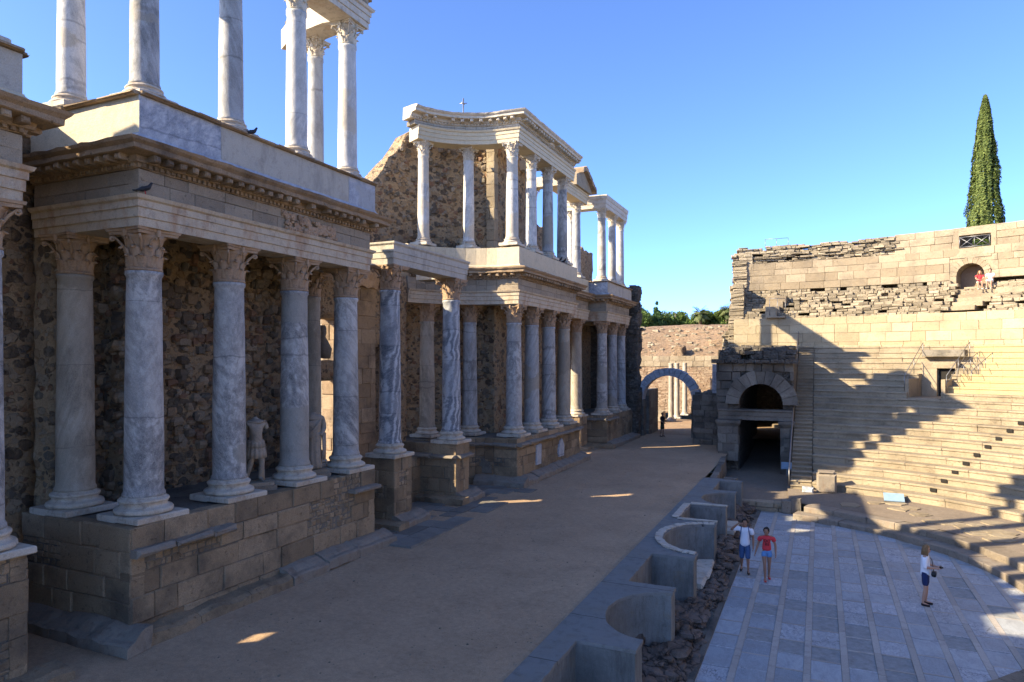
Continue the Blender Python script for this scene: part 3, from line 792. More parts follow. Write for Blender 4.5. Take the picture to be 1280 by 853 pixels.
mb = MB(); prism(mb, [(p[0] + .025 + .03 * noise.noise(Vector((p[0] * 3, p[1] * 3, 5))) - .05 * max(0, noise.noise(Vector((p[0] * 7, p[1] * 7, 9))) - .25), p[1] + .02 * noise.noise(Vector((p[0] * 4, p[1] * 4, 1)))) for p in subdiv(PT, .07)] + [(-4.9, 32.62), (-4.9, 5.98)], -.036, .035); rel(mb.build('coping', 'coping', t), t)
mb = MB()
for pts in ([(-3.16 - 1.28 * sin(pi * i / 24), 21.525 - 1.775 * cos(pi * i / 24)) for i in range(25)], [(-3.12, 23.85), (-4.44, 23.85), (-4.44, 26.3), (-3.12, 26.3)]):
    pts = pts[::-1]
    for a, b in zip(pts, pts[1:]):
        if hypot(b[0] - a[0], b[1] - a[1]) < .01: continue
        P, L = segP(b, a); block_wall(mb, P, L, .037, .085, .22, .05, (.3, .8), .003, .008, .02, jit=.012, n_at=-.01)
rel(mb.build('marble_edging', 'marble_white', t), t)
mb = MB()
run_slabs(mb, [(-3.1, 20.2), (-3.1, 22.8)][::1], -.5, .05, -1.12, -.98, (.7, 1.3), jit=.03); run_slabs(mb, [(-3.0, 26.9), (-3.0, 28.6)], -.35, .1, -1.1, -.98, (.8, 1.1), jit=.03)
rel(mb.build('sill', 'marble_white', t), t)
# low kerb and stubs leading to the passage
mb = MB(); P, L = segP((-4.3, 32.6), (-4.75, 40.0)); block_wall(mb, P, L, -1.2, .06, .3, .6, (.9, 1.6), .01, .03, .02, jit=.02)
for c, s in (((-4.15, 33.4), (.35, .3)), ((-3.9, 34.3), (.3, .25)), ((-3.7, 33.2), (.22, .2))):
    box(mb, c[0] - s[0], c[0] + s[0], c[1] - s[1], c[1] + s[1], -1.2, R(-.5, -.1))
tag(mb.build('kerb_wall', 'dark_stone'), 'low broken stone kerb leading from the niches to the vaulted passage', 'kerb wall')
sheet('passage_floor', -5.5, -1.1, 33.2, 66, -1.02, 'path_earth', .6, lambda x, y: .03 * noise.noise(Vector((x, y, 0))) + max(0, y - 48) * .08)
mb = MB(); P, L = segP((-3.4, 33.1), (-1.0, 33.1)); block_wall(mb, P, L, -1.5, -.98, .5, .3, (.6, 1.2), .008, .03, .02, jit=.02)
tag(mb.build('threshold_step', 'ashlar'), 'short stone step between the marble pavement and the vaulted passage', 'step')
for nm, dx, lab in (('stone_block', -1.35, 'squared grey stone block at the right end of the passage step'), ('stone_block', -.95, 'larger grey stone block resting by the curved step end')):
    mb = MB(); block(mb, segP((dx - .2, 32.9), (dx + .25, 32.9))[0], 0, .42, -.45, 0, -1.4, -.80 + (.12 if dx > -1 else 0), .04, 0, .03)
    tag(mb.build(nm, 'dark_stone'), lab, 'stone block')

# two curved steps round the orchestra and the walkway behind them
for k, (r0, r1, z0, z1) in enumerate(((OR, OR + .75, -1.6, -1.17), (OR + .68, OR + 1.5, -1.6, -.94))):
    mb = MB(); P, L = arcP(OC, r0, 75 - k * 1.5, -62)
    s = 0
    while s < L:
        l = R(.7, 1.4); e = min(L, s + l)
        worn = s < 5.5
        block(mb, P, s + .006, e - .006, -(r1 - r0), R(-.02, .02) - (R(0, .05) if worn else 0), z0, z1 + R(-.01, .01) - (R(0, .03) if worn else 0), .03, 1 if ((k == 0 and s < 9 and random.random() < .85) or (k == 1 and s < 3)) else 0, .018 if worn else .008); s = e
    tag(mb.build('curved_step', ['dark_seat', 'marble_dull']), ('lower curved step edging the marble pavement, whitened at its left end' if k == 0 else 'upper curved step behind the lower one below the seats'), 'step', 'curved steps round the orchestra')
mb = MB(); n = 70; inner = arcpts(OC, OR + 1.35, 78, -62, n); outer = arcpts(CC, 14.4, 84, -62, n)
A = [mb.vert((*p, -.95)) for p in inner]; Bm = []
B = [mb.vert((*p, -.85)) for p in outer]
for i in range(n): mb.face((A[i], A[i + 1], B[i + 1], B[i]), 0, .5, True)
structure(mb.build('walkway', 'path_earth'))
mb = MB()
for k in range(26):                                # broken paving left on the walkway
    a = radians(R(20, 70)); r = R(10.9, 13.2); q = R(.25, .6); c = (CC[0] + r * cos(a), CC[1] + r * sin(a)); zz = -.95 + .1 * (r - 10.4) / 3.6
    pts = [(c[0] + q * R(.7, 1.2) * cos(b), c[1] + q * R(.6, 1.1) * sin(b)) for b in [2 * pi * i / 6 for i in range(6)]]
    prism(mb, pts, zz - .1, zz + .018 + R(0, .02), 0, random.random())
tag(mb.build('paving_fragments', 'seat_stone'), 'worn paving slabs lying on the curved walkway below the seats', 'paving', kind='stuff')

# ------------------------------------------------------------------ scene building: near bastion
GL = 'lower columns of the stage building'; GU = 'upper columns of the stage building'
NX = -12.15
podium('nearest brown stone podium cut by the left edge of the photo', [(NX, -6), (NX, 7.15), (-15.8, 7.15)], [(-15.8, -6)], 2.25, None, lambda x, y: 2 if x > -12.3 else 0)
column(-12.62, 6.62, 2.25, 8.15, .37, 'marble_blue', 'grey column cut off by the left edge of the photo', GL)
entablature('nearest carved entablature at the left edge of the photo', [(-12.2, -6), (-12.2, 7.08), (-15.6, 7.08)], [(-15.6, -6)], 8.15)
parapet('nearest cream parapet under the cut off upper column', [(-12.15, -6), (-12.15, 7.05), (-15.6, 7.05)], [(-15.6, -6)], 9.8, 10.68, ['plaster_grey', 'marble_blue', 'plaster'])
column(-12.62, 6.45, 10.68, 15.35, .275, 'marble_pale', 'upper column cut off at the top left corner of the photo', GU, 'capital_pale')
entablature('entablature over the cut off upper column', [(-12.25, -6), (-12.25, 7.0), (-13.2, 7.0)], [(-13.2, -6)], 15.35, .25)
t = thing('back_wall', (-16, 0, 0), 'dark rubble back wall behind the nearest podium, with an added unseen wall blocking sun', 'wall')
mb = MB(); P, L = segP((-15.6, -6), (-15.6, 9.3))
rough_wall(mb, P, 0, 11.0, -.1, 11.4, .8, .35); rough_wall(mb, P, 12.1, L, -.1, 11.1, .8, .35); P3, L3 = segP((-17.3, -6), (-17.3, 5.1)); rough_wall(mb, P3, 0, L3, 9, 13.7, .7, .5); rough_wall(mb, P, 10.9, 12.2, -.1, 3.8, .8, .35, n_at=-.02); rough_wall(mb, P, 10.9, 12.2, 4.55, 11.3, .8, .35, n_at=-.02)  # unseen wall behind added to block sun; slot cut for the stage sun patch
rel(mb.build('masonry', 'rubble', t), t)

# ------------------------------------------------------------------ left bastion
LB = [(-15.5, 8.97), (-12.1, 8.97), (-12.1, 16.9), (-15.5, 16.9)]
podium('long brown stone podium under the left bastion and its two statues', LB, [], 2.25, lambda x, y: x > -12.3 and (y < 11.4 or y > 15.6), lambda x, y: (1 if x > -12.3 and y > 12.4 else 2 if x > -12.3 else 1))
names = [(9.72, 'marble_blue', 'nearest lower corner column of the left bastion with blue grey diagonal veins'),
         (11.95, 'marble_blue', 'second lower column of the left bastion from its near corner, beside the cuirassed statue'),
         (14.15, 'marble_blue', 'third lower column of the left bastion, between the two headless statues'),
         (16.30, 'marble_blue', 'lower column at the far corner of the left bastion')]
for y, m, lab in names: column(-12.7, y, 2.25, 8.15, .375, m, lab, GL)
column(-14.62, 9.55, 2.25, 8.15, .37, 'marble_beige', 'beige patched column in the dark side recess of the left bastion', GL)
column(-14.15, 16.45, 2.25, 8.15, .33, 'marble_beige', 'slim beige column behind the draped statue', GL)
EN = entablature('carved entablature with brown cornice on the lower columns of the left bastion', [(-15.5, 9.22), (-12.2, 9.22), (-12.2, 16.8), (-15.5, 16.8)], [], 8.15)
mb = MB()
for k in range(110):
    y = 13.2 + 1.9 * k / 110 + R(0, .1); z = R(8.8, 9.2) - (y - 13.2) * .06; q = R(.03, .09); rock(mb, (-12.19, y, z), (.07, q * 1.3, q), jag=.5)
o = mb.build('carved_relief', 'capital_stone', EN); o.location = -Vector(EN.location)
parapet('long parapet with blue marble corner slabs on the left bastion', [(-15.5, 9.15), (-12.1, 9.15), (-12.1, 16.9), (-15.5, 16.9)], [], 9.8, 10.75, ['plaster', 'slab_blue', 'plaster_grey', 'slab_blue'],
        ends=lambda i, L: [(L, 0)] if i == 0 else [(2.0, 1), (L - 1.25, 2), (L, 1)] if i == 1 else [(L, 2)])
for y, m, lab in ((9.72, 'marble_grey', 'upper corner column nearest the viewer on the left bastion parapet'), (11.98, 'marble_grey', 'second upper column on the left bastion parapet, grey all over'),
                  (14.2, 'marble_pale', 'third upper column on the left bastion parapet, pale and smooth'), (16.35, 'marble_pale', 'upper column at the far end of the left bastion, a pigeon on its capital')):
    column(-12.68, y, 10.75, 15.35, .28, m, lab, GU, 'capital_pale')
column(-14.6, 9.45, 10.75, 15.35, .275, 'marble_pale', 'upper column set back on the near side of the left bastion, half cream cement', GU, 'capital_pale')
column(-14.2, 16.75, 10.75, 15.35, .25, 'marble_grey', 'slim upper column half hidden behind the far end columns of the left bastion', GU, 'capital_pale')
ex2 = [(-12.25, 16.8)] + arcpts((-12.8, 20.9), 4.25, -96, -124, 4)
entablature('curved entablature on the upper columns of the left bastion, cut by the top edge', [(-15.4, 9.25), (-12.25, 9.25)] + ex2, [], 15.35, .3, ('marble_white', 'frieze_stone', 'brown_stone'), roof=False)
t = thing('back_wall', (-15.4, 13, 0), 'rubble back wall of dark round stones behind the left bastion columns', 'wall')
mb = MB(); P, L = segP((-15.15, 9.3), (-15.15, 17.6)); rough_wall(mb, P, 0, L, 2., 9.9, .8, .3); stud(mb, P, .2, L, 2.1, 8.4, .02, 700)
P, L = segP((-16.2, 10.6), (-14.2, 10.6)); rough_wall(mb, P, .0, L, 2., 9.3, .5, .3); stud(mb, P, 0, L, 2.1, 8.4, .02, 220)
rel(mb.build('masonry', ['rubble', 'field_stone'], t), t)

# ------------------------------------------------------------------ central doorway
t = thing('door_platform', (-16, 20, 0), 'raised stone platform behind the two tall columns of the central doorway', 'platform')
mb = MB(); facing(mb, [(-14.3, 16.95), (-14.3, 24.2)], -.05, 1.75, depth=.3, ch=.42, lens=(.5, 1.1), jit=.01); prism(mb, [(-14.34, 16.95), (-14.34, 24.2), (-19, 24.2), (-19, 16.95)], -.05, 1.72)
rel(mb.build('wall', 'granite', t), t)
for (cx, cy, mat, lab, pl) in ((-13.2, 19.3, 'marble_swirl', 'tall swirled blue grey column at the near side of the central doorway', 'tall stone pedestal under the near swirled column of the central doorway'),
                           (-13.2, 23.5, 'marble_swirl', 'tall streaked column standing free before the curved recess', 'stone pedestal with marble ledges under the free standing streaked column')):
    column(cx, cy, 2.25, 8.66, .37, mat, lab, GL)
    e = .52; far = cy > 20
    pth = [(cx - (1.9 if far else 1.0), cy - e), (cx + e, cy - e), (cx + e, cy + e), (cx - (1.9 if far else 1.), cy + e)]
    podium(pl, pth, [], 2.25, (lambda x, y: True) if far else None, lambda x, y: (1 if x > -13.0 and random.random() < .9 else 2), 'pedestals of the central doorway', cz=.45, lens=(.4, .8))
t = thing('lintel_beam', (-12.75, 18.9, 8.66), 'plain grey stone beam spanning the two tall columns of the central doorway', 'beam')
mb = MB(); sweep(mb, subdiv([(-16, 18.88), (-12.78, 18.88), (-12.78, 24.0), (-14.6, 24.0)], .3), [(-.85, 0), (0, 0), (0, .2), (.025, .21), (.025, .40), (.05, .41), (.05, .62), (.10, .68), (.10, .74), (-.85, .75)], 8.66, rough=.008)
rel(mb.build('architrave', 'plaster_grey', t), t)
t = thing('door_pillar', (-16, 21.7, 1.7), 'brown stone pilaster in the central doorway with a broken pier above', 'pillar')
mb = MB(); facing(mb, [(-17, 20.4), (-16, 20.4), (-16, 22.4), (-17, 22.4)], 1.7, 8.3, depth=.3, ch=.5, lens=(.5, 1.1), jn=.012, jit=.012); prism(mb, [(-17, 20.44), (-16.04, 20.44), (-16.04, 22.36), (-17, 22.36)], 1.7, 8.3); rel(mb.build('shaft', 'brown_stone', t), t)
mb = MB(); sweep(mb, subdiv([(-17.1, 21.05), (-15.95, 21.05), (-15.95, 22.45), (-17.1, 22.45)], .12), [(-.3, 0), (.0, 0), (.06, .3), (.2, .65), (.26, .7), (.26, .9), (-.3, .9)], 8.3, rough=.09, freq=4); rel(mb.build('capital', 'capital_stone', t), t)
mb = MB(); facing(mb, [(-17, 21.3), (-16.2, 21.3), (-16.2, 22.2), (-17, 22.2)], 9.2, 11.5, depth=.3, ch=.36, lens=(.4, .9), jn=.02, jit=.02); prism(mb, [(-17, 21.34), (-16.24, 21.34), (-16.24, 22.16), (-17, 22.16)], 9.2, 11.45); run_slabs(mb, [(-17, 21.3), (-16.2, 21.3), (-16.2, 22.2)], -.4, .18, 11.5, 11.72, (.4, .8), jit=.04); rel(mb.build('pier', 'ashlar', t), t)
t = thing('door_wall', (-16, 18, 1.7), 'rubble jamb of the central doorway behind the slim beige column', 'wall')
mb = MB(); P, L = segP((-16, 17.2), (-16, 24.6)); rough_wall(mb, P, 0, 1.9, 1.6, 9.2, .9, .3); rough_wall(mb, P, 5.5, L, 0, 9.0, .9, .3); rough_wall(mb, P, 1.8, 3.4, 7.0, 9.1, .85, .3, n_at=-.03); rough_wall(mb, P, 1.8, 3.4, 4.75, 5.45, .6, .3, n_at=-.06); rough_wall(mb, P, 5.0, 5.7, 6.0, 8.8, .85, .3, n_at=-.03); rel(mb.build('masonry', 'rubble_fine', t), t)
t = thing('bust', (-16.3, 19.6, 5.45), 'dark stone bust standing on the transom of the central doorway', 'bust')
G = ([], [], []); skin_bust = [(0, 0, .1, .30, .2), (0, 0, .45, .36, .22), (0, 0, .72, .2, .16), (0, 0, .88, .10, .10), (0, 0, 1.02, .15, .17), (0, 0, 1.2, .14, .16), (0, 0, 1.3, .08, .09)]
mb = MB(); [lathe(mb, [(r * .95, z) for (_, _, z, r, _) in skin_bust], (0, 0, 0), 14, rough=.03)]; mb.build('figure', 'dark_stone', t)
t = thing('outer_wall', (-21, 26, 0), 'sunlit ashlar wall seen through the central doorway', 'wall')
mb = MB(); P, L = segP((-27, 26.2), (-18.4, 26.2)); block_wall(mb, P, L, 0, 8.8, .5, .5, (.5, 1.1), jn=.02, jit=.015); P2 = lambda s, n: P(s, n - .1); rough_wall(mb, P2, 0, L, 0, 8.7, .5, .6, .02); rel(mb.build('masonry', 'ashlar', t), t)
mb = MB(); xs = -14.2
while xs < -11.2:
    y = 16.9 + R(0, .4); w = R(.5, .8)
    while y < 26.4:
        l = R(.6, 1.2)
        if hypot(xs + 13, y - 21.5) < 5.2 and random.random() > .12 * max(0, xs + 13.5): prism(mb, [(xs + R(0, .03), y + R(0, .03)), (xs + w - R(0.02, .04), y + R(0, .03)), (xs + w - R(.02, .04), y + l - R(.02, .04)), (xs + R(0, .03), y + l - R(.02, .04))], -.1, .035 + R(-.008, .008), 0, random.random())
        y += l
    xs += w
structure(mb.build('stage_paving', 'paver'))

# ------------------------------------------------------------------ second bastion with the curved recess
EC = (-12.8, 24.2)
pod2 = arcpts(EC, 2.95, 176, 96, 10) + [(-12.0, 27.2), (-12.0, 35.75), (-15.3, 35.75)]
PD2 = podium('brown stone podium with marble ledge under the far bastion and its curved recess', pod2, [(-18, 35.75), (-18, 24.4)], 2.05, lambda x, y: y < 35.7 and x > -15.4 and y > 26, lambda x, y: 1 if (y > 26.6 and x > -14) else 0, cz=.4)
t = PD2
mb = MB(); P, L = segP((-12, 29.3), (-12, 29.95)); block(mb, P, 0, .62, -.05, .06, .6, 1.55, .02, 0, .03); tag(rel(mb.build('marble_panel', 'slab_blue', t), t), 'upright pale marble slab')
t = PD2
mb = MB(); a = [(32.3, .62), (33.0, .6), (33.05, 1.1), (32.75, 1.5), (32.5, 1.42), (32.25, 1.0)]; f = [mb.vert((-11.93, *p)) for p in a]; b = [mb.vert((-12.05, *p)) for p in a]
mb.face(f); mb.face(b[::-1]); [mb.face((f[i], f[(i + 1) % 6], b[(i + 1) % 6], b[i])) for i in range(6)]; tag(rel(mb.build('marble_panel', 'slab_blue', t), t), 'broken pointed marble slab')
mb = MB(); a = [(-15.2 + .9 * cos(pi * i / 12), .5 + .72 * sin(pi * i / 12)) for i in range(13)]
f = [mb.vert((p[0] + 1.15, 27.02, p[1])) for p in a]; b = [mb.vert((p[0] + 1.15, 27.3, p[1])) for p in a]; mb.face(f); [mb.face((f[i], f[(i + 1) % 13], b[(i + 1) % 13], b[i])) for i in range(13)]
tag(mb.build('round_fragment', 'dark_stone'), 'half round grey stone fragment leaning on the side of the far bastion podium', 'stone fragment')
for y, m, lab in ((28.25, 'marble_blue', 'lower corner column of the far bastion, broad and blue grey'), (30.35, 'marble_grey', 'second lower column along the front of the far bastion'),
                  (32.6, 'marble_grey', 'third lower column along the front of the far bastion, chipped at the side'), (34.85, 'marble_beige', 'fourth and last lower column along the front of the far bastion')):
    column(-12.62, y, 2.05, 8.0, .37, m, lab, GL)
column(-14.72, 27.95, 2.05, 8.0, .35, 'marble_grey', 'grey lower column in the curved recess beside the streaked free column', GL)
column(-16.1, 26.45, 2.05, 8.0, .35, 'marble_beige', 'grey lower column deepest in the curved recess', GL)
e2 = arcpts(EC, 3.52, 166, 97, 9) + [(-12.18, 27.75), (-12.18, 35.6), (-14.4, 35.6)]
entablature('long carved entablature on the lower columns of the far bastion, curved at the recess', e2, [(-16, 35.6), (-17.5, 25.5)], 8.0)
parapet('cream plastered parapet of the far bastion under the upper columns', arcpts(EC, 3.5, 166, 97, 9) + [(-12.12, 27.7), (-12.12, 35.65), (-14.4, 35.65)], [(-16, 35.65), (-17.5, 25.5)], 9.64, 10.6, ['plaster', 'plaster'], cap=False)
for y, m, lab in ((28.05, 'marble_pale', 'upper corner column of the far bastion, sunlit white on its left'), (30.25, 'marble_pale', 'second upper column along the front of the far bastion'),
                  (32.48, 'marble_grey', 'third upper column along the front of the far bastion'), (34.62, 'marble_blue', 'fourth upper column along the front of the far bastion, blue grey')):
    column(-12.62, y, 10.6, 15.25, .285, m, lab, GU, 'capital_pale')
column(-14.78, 27.95, 10.6, 15.25, .265, 'marble_pale', 'middle one of the three upper columns facing the viewer in the curved recess', GU, 'capital_pale')
column(-16.2, 26.3, 10.6, 15.25, .265, 'marble_pale', 'leftmost upper column of the far bastion under the end of the curved cornice', GU, 'capital_pale')
column(-14.9, 36.0, 10.6, 15.25, .25, 'marble_pale', 'slim upper column glimpsed behind the far end of the far bastion', GU, 'capital_pale')
e3 = arcpts(EC, 3.6, 163, 97, 9) + [(-12.22, 27.85), (-12.22, 35.4)]
entablature('curved white entablature crowning the far bastion against the sky', e3, [], 15.25, .2, ('plaster', 'plaster_grey', 'capital_pale'), roof=False, arcs=(arcpts(EC, 3.6, 156, 97, 8) + e3[-2:], arcpts(EC, 3.6, 159, 97, 8) + e3[-2:]))
t = thing('cross_beam', (-14, 36, 15.25), 'plain beam behind the far upper columns below the crowning entablature', 'beam')
mb = MB(); box(mb, -16.4, -12.9, 35.7, 36.3, 15.25, 15.8); box(mb, -14.4, -12.9, 32.2, 32.75, 15.26, 15.75); rel(mb.build('beam', 'plaster_grey', t), t)
t = thing('recess_wall', (-14.5, 29.5, 2), 'tall rubble wall with dark stones curving behind the recess of the far bastion', 'wall')
def topz(s):
    a = 104 + math.degrees(s / 5.3)
    return 16.3 if a < 147 else 16.3 - (a - 147) * .125 + .45 * noise.noise(Vector((s * 2.7, 0, 0)))
mb = MB(); P, L = arcP(EC, 5.3, 104, 188); rough_wall(mb, P, 0, L, 1.9, topz, 1.0, .3, .07); stud(mb, P, 0, L, 2.1, 16.1, .0, 900, (.06, .15), ok=lambda s, z: z < topz(s) - .2); stud(mb, P, 3.8, L, 10, 16.5, -.3, 0); rel(mb.build('curved_masonry', ['rubble', 'field_stone'], t), t)
t2 = t
mb = MB(); P, L = segP((-14.08, 29.2), (-14.08, 36.9))
rough_wall(mb, P, 0, L, 1.9, lambda s: 16.2 + .2 * noise.noise(Vector((s * 3, 7, 0))) if s < 4.1 else 12.9 + .3 * noise.noise(Vector((s * 3, 1, 0))) if s < 6.4 else 10.8, .9, .28); rel(mb.build('straight_masonry', 'rubble', t), t)
mb = MB(); P, L = segP((-14.42, 29.05), (-13.98, 29.05)); block_wall(mb, P, L, 9.8, 15.9, .4, .5, (.5, .6), jn=.004, jit=.012); rel(mb.build('corner_stones', 'ashlar', t), t)
mb = MB(); P, L = arcP(EC, 5.2, 118, 123); block(mb, P, 0, .42, -.3, .12, 10.6, 11.25, .03, 0, .02); rel(mb.build('door_jamb_stone', 'ashlar_new', t), t)

# side door bay
podium('slim stone pedestal of the side door between the far bastion and the end bastion', [(-14.2, 39.7), (-13.2, 39.7), (-13.2, 40.75), (-14.2, 40.75)], [], 2.0, None, lambda x, y: 2, cz=.5, lens=(.5, .9), mat='brown_stone')
column(-13.72, 40.2, 2.0, 8.0, .36, 'marble_beige', 'beige lower column set back on a slim pedestal between the two farther bastions', GL)
column(-13.72, 40.2, 10.55, 15.2, .275, 'marble_grey', 'upper column under the broken gable, a bird on its capital', GU, 'capital_pale')
entablature('set back entablature joining the far bastion to the end bastion', [(-13.25, 35.8), (-13.25, 41.1)], [(-15.6, 41.1), (-15.6, 35.8)], 8.0)
parapet('set back cream parapet joining the far bastion to the end bastion', [(-13.22, 35.9), (-13.22, 41.1)], [(-15.6, 41.1), (-15.6, 35.9)], 9.64, 10.55, ['plaster', 'plaster'], cap=False)
t = thing('gable', (-13.3, 39, 15.2), 'broken stone gable at the far end of the crowning entablature', 'gable')
mb = MB(); sweep(mb, subdiv([(-13.25, 35.6), (-13.25, 40.9)], .3), ARCH, 15.2, rough=.01); rel(mb.build('architrave', 'plaster', t), t)
mb = MB()
for x in (0,):
    a = [(38.0, 15.8), (40.9, 15.8), (41.0, 16.0), (39.4, 16.8), (39.1, 16.85), (38.0, 16.4)]
    f = [mb.vert((-12.95, *p)) for p in a]; b = [mb.vert((-13.9, *p)) for p in a]; mb.face(f, 0, .5); mb.face(b[::-1], 0, .5); [mb.face((f[i], f[(i + 1) % 6], b[(i + 1) % 6], b[i]), 0, .5) for i in range(6)]
rel(mb.build('tympanum', 'ashlar', t), t)
mb = MB()
for a, b in (((38.5, 16.6), (39.3, 16.9)), ((39.3, 16.9), (41.2, 15.85))):
    L = hypot(b[0] - a[0], b[1] - a[1]); n = max(2, int(L / .3))
    for i in range(n):
        y0, z0 = a[0] + (b[0] - a[0]) * i / n, a[1] + (b[1] - a[1]) * i / n; y1, z1 = a[0] + (b[0] - a[0]) * (i + .92) / n, a[1] + (b[1] - a[1]) * (i + .92) / n
        q = [(-12.7 + R(-.05, .05), y0, z0), (-12.7, y1, z1), (-13.9, y1, z1), (-13.9, y0, z0)]; lo = [mb.vert(p) for p in q]; hi = [mb.vert((p[0], p[1], p[2] + .24 + R(-.03, .05))) for p in q]
        mb.face(lo[::-1]); mb.face(hi); [mb.face((lo[k], lo[(k + 1) % 4], hi[(k + 1) % 4], hi[k])) for k in range(4)]
rel(mb.build('raking_cornice', 'brown_stone', t), t)
t = thing('side_wall', (-15.2, 40, 0), 'rubble wall with side door behind the set back bay and the end bastion', 'wall')
mb = MB(); P, L = segP((-15.2, 36.6), (-15.2, 48.2))
rough_wall(mb, P, 0, .9, 0, 11.3, .9, .3); rough_wall(mb, P, 2.7, 4.6, 0, 10.2, .9, .3); rough_wall(mb, P, .8, 2.8, 6.4, 10.4, .88, .3, n_at=-.01)
rough_wall(mb, P, 4.5, L, 0, lambda s: 10.2 if s < 7.2 else 13.3 + .3 * noise.noise(Vector((s * 2, 5, 0))), .9, .3); rel(mb.build('masonry', 'rubble_fine', t), t)

# ------------------------------------------------------------------ end bastion
EB = [(-15.2, 41.25), (-12.05, 41.25), (-12.05, 47.5), (-15.2, 47.5)]
podium('stone podium under the end bastion beside the small arch', EB, [], 2.0, lambda x, y: x < -12.2 or y < 43, lambda x, y: 1 if x > -12.2 else 2)
for y, m, lab in ((42.0, 'marble_blue', 'lower corner column of the end bastion, the bluest of its three'), (44.35, 'marble_grey', 'middle lower column along the front of the end bastion'), (46.5, 'marble_grey', 'lower column nearest the small arch')):
    column(-12.62, y, 2.0, 7.95, .35, m, lab, GL)
entablature('carved entablature on the lower columns of the end bastion', [(-15.2, 41.5), (-12.18, 41.5), (-12.18, 47.1), (-15.2, 47.1)], [], 7.95)
parapet('blue grey marble parapet of the end bastion', [(-15.2, 41.3), (-12.05, 41.3), (-12.05, 47.2), (-15.2, 47.2)], [], 9.55, 10.45, ['slab_blue', 'plaster_grey', 'slab_blue'], ends=lambda i, L: [(L, 1 if i == 1 else 0)])
for y, m, lab in ((41.95, 'marble_blue', 'upper corner column of the end bastion, shaded at its foot'), (44.3, 'marble_grey', 'middle upper column of the end bastion, chipped along its edge'), (46.35, 'marble_pale', 'farthest upper column at the right end of the stage building')):
    column(-12.62, y, 10.45, 15.1, .275, m, lab, GU, 'capital_pale')
column(-14.7, 42.0, 10.45, 15.1, .26, 'marble_pale', 'upper column at the back left of the end bastion', GU, 'capital_pale')
t = thing('roof_beam', (-12.3, 41.6, 15.1), 'plain white stone beam on the upper columns of the end bastion', 'beam')
mb = MB(); sweep(mb, subdiv([(-15.1, 41.6), (-12.25, 41.6), (-12.25, 46.8)], .4), [(-.75, 0), (0, 0), (0, .25), (.03, .26), (.03, .52), (.07, .55), (.1, .72), (.1, .8), (-.75, .8)], 15.1, rough=.008); rel(mb.build('architrave', 'marble_white', t), t)
t = thing('end_wall', (-13, 48, 0), 'ragged dark rubble end of the stage building beside the small arch', 'wall')
mb = MB(); P, L = segP((-16, 47.75), (-11.75, 47.75)); rough_wall(mb, P, 0, L, 0, lambda s: 10.7 + .3 * noise.noise(Vector((s * 3, 2, 0))), 1.1, .25, .12); 
P2, L2 = segP((-11.9, 47.8), (-11.9, 48.8)); strata_blocks(mb, P2, L2, 0, 10.7, .1, .5, (.15, .3), (.3, .6), .12); rel(mb.build('masonry', 'rubble_dark', t), t)

# ------------------------------------------------------------------ small arch and court behind
def voussoirs(mb, c, y0, y1, r0, r1, n, a0=0, a1=180, mi=0, jit=.01):
    """ring of wedge stones in the xz plane; front faces -y"""
    for i in range(n):
        b0, b1 = radians(a0 + (a1 - a0) * i / n) + .006, radians(a0 + (a1 - a0) * (i + 1) / n) - .006; rn = random.random(); f = R(-.02, .02); ro = r1 + R(-.05, .05)
        pts = [(c[0] + r * cos(b), c[1] + r * sin(b)) for r, b in ((r0, b0), (ro, b0), (ro, (b0 + b1) / 2), (ro, b1), (r0, b1), (r0, (b0 + b1) / 2))]
        A = [mb.vert((p[0], y0 + f + R(-jit, jit), p[1])) for p in pts]; B = [mb.vert((p[0], y1, p[1])) for p in pts]
        mb.face(A, mi, rn); mb.face(B[::-1], mi, rn)
        for k in range(6): mb.face((A[k], A[(k + 1) % 6], B[(k + 1) % 6], B[k]), mi, rn)
t = thing('stone_arch', (-9.9, 49, 0), 'free standing grey marble arch over the end of the stage floor', 'arch')
mb = MB(); voussoirs(mb, (-9.9, 2.62), 48.9, 49.8, 1.74, 2.3, 17); rel(mb.build('arch_ring', 'slab_blue', t), t)
for x0 in (-12.25, -8.2):
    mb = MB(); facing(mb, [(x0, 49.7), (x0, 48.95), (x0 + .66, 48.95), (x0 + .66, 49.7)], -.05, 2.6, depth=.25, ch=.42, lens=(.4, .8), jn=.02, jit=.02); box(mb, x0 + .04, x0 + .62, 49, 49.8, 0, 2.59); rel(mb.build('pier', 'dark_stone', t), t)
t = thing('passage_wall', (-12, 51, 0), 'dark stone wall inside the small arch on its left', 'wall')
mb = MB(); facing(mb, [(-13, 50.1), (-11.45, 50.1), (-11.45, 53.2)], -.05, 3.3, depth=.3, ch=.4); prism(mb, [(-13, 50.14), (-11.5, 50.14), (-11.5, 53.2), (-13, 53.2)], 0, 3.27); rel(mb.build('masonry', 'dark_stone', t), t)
t = thing('link_wall', (-6.6, 46, 0), 'dark broken wall between the small arch and the vaulted passage', 'wall')
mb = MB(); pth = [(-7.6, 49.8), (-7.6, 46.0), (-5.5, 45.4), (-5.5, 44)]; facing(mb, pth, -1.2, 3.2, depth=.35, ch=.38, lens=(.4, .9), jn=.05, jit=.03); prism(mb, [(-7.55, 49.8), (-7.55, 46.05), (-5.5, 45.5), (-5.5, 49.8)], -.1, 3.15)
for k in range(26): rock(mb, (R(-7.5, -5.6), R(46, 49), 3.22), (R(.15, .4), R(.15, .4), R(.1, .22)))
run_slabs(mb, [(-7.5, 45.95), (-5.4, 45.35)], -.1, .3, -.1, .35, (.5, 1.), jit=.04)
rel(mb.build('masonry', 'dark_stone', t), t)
t = thing('marble_slab', (-6.0, 46.2, 3.3), 'upright veined marble slab standing on the dark wall left of the vaulted passage', 'marble slab')
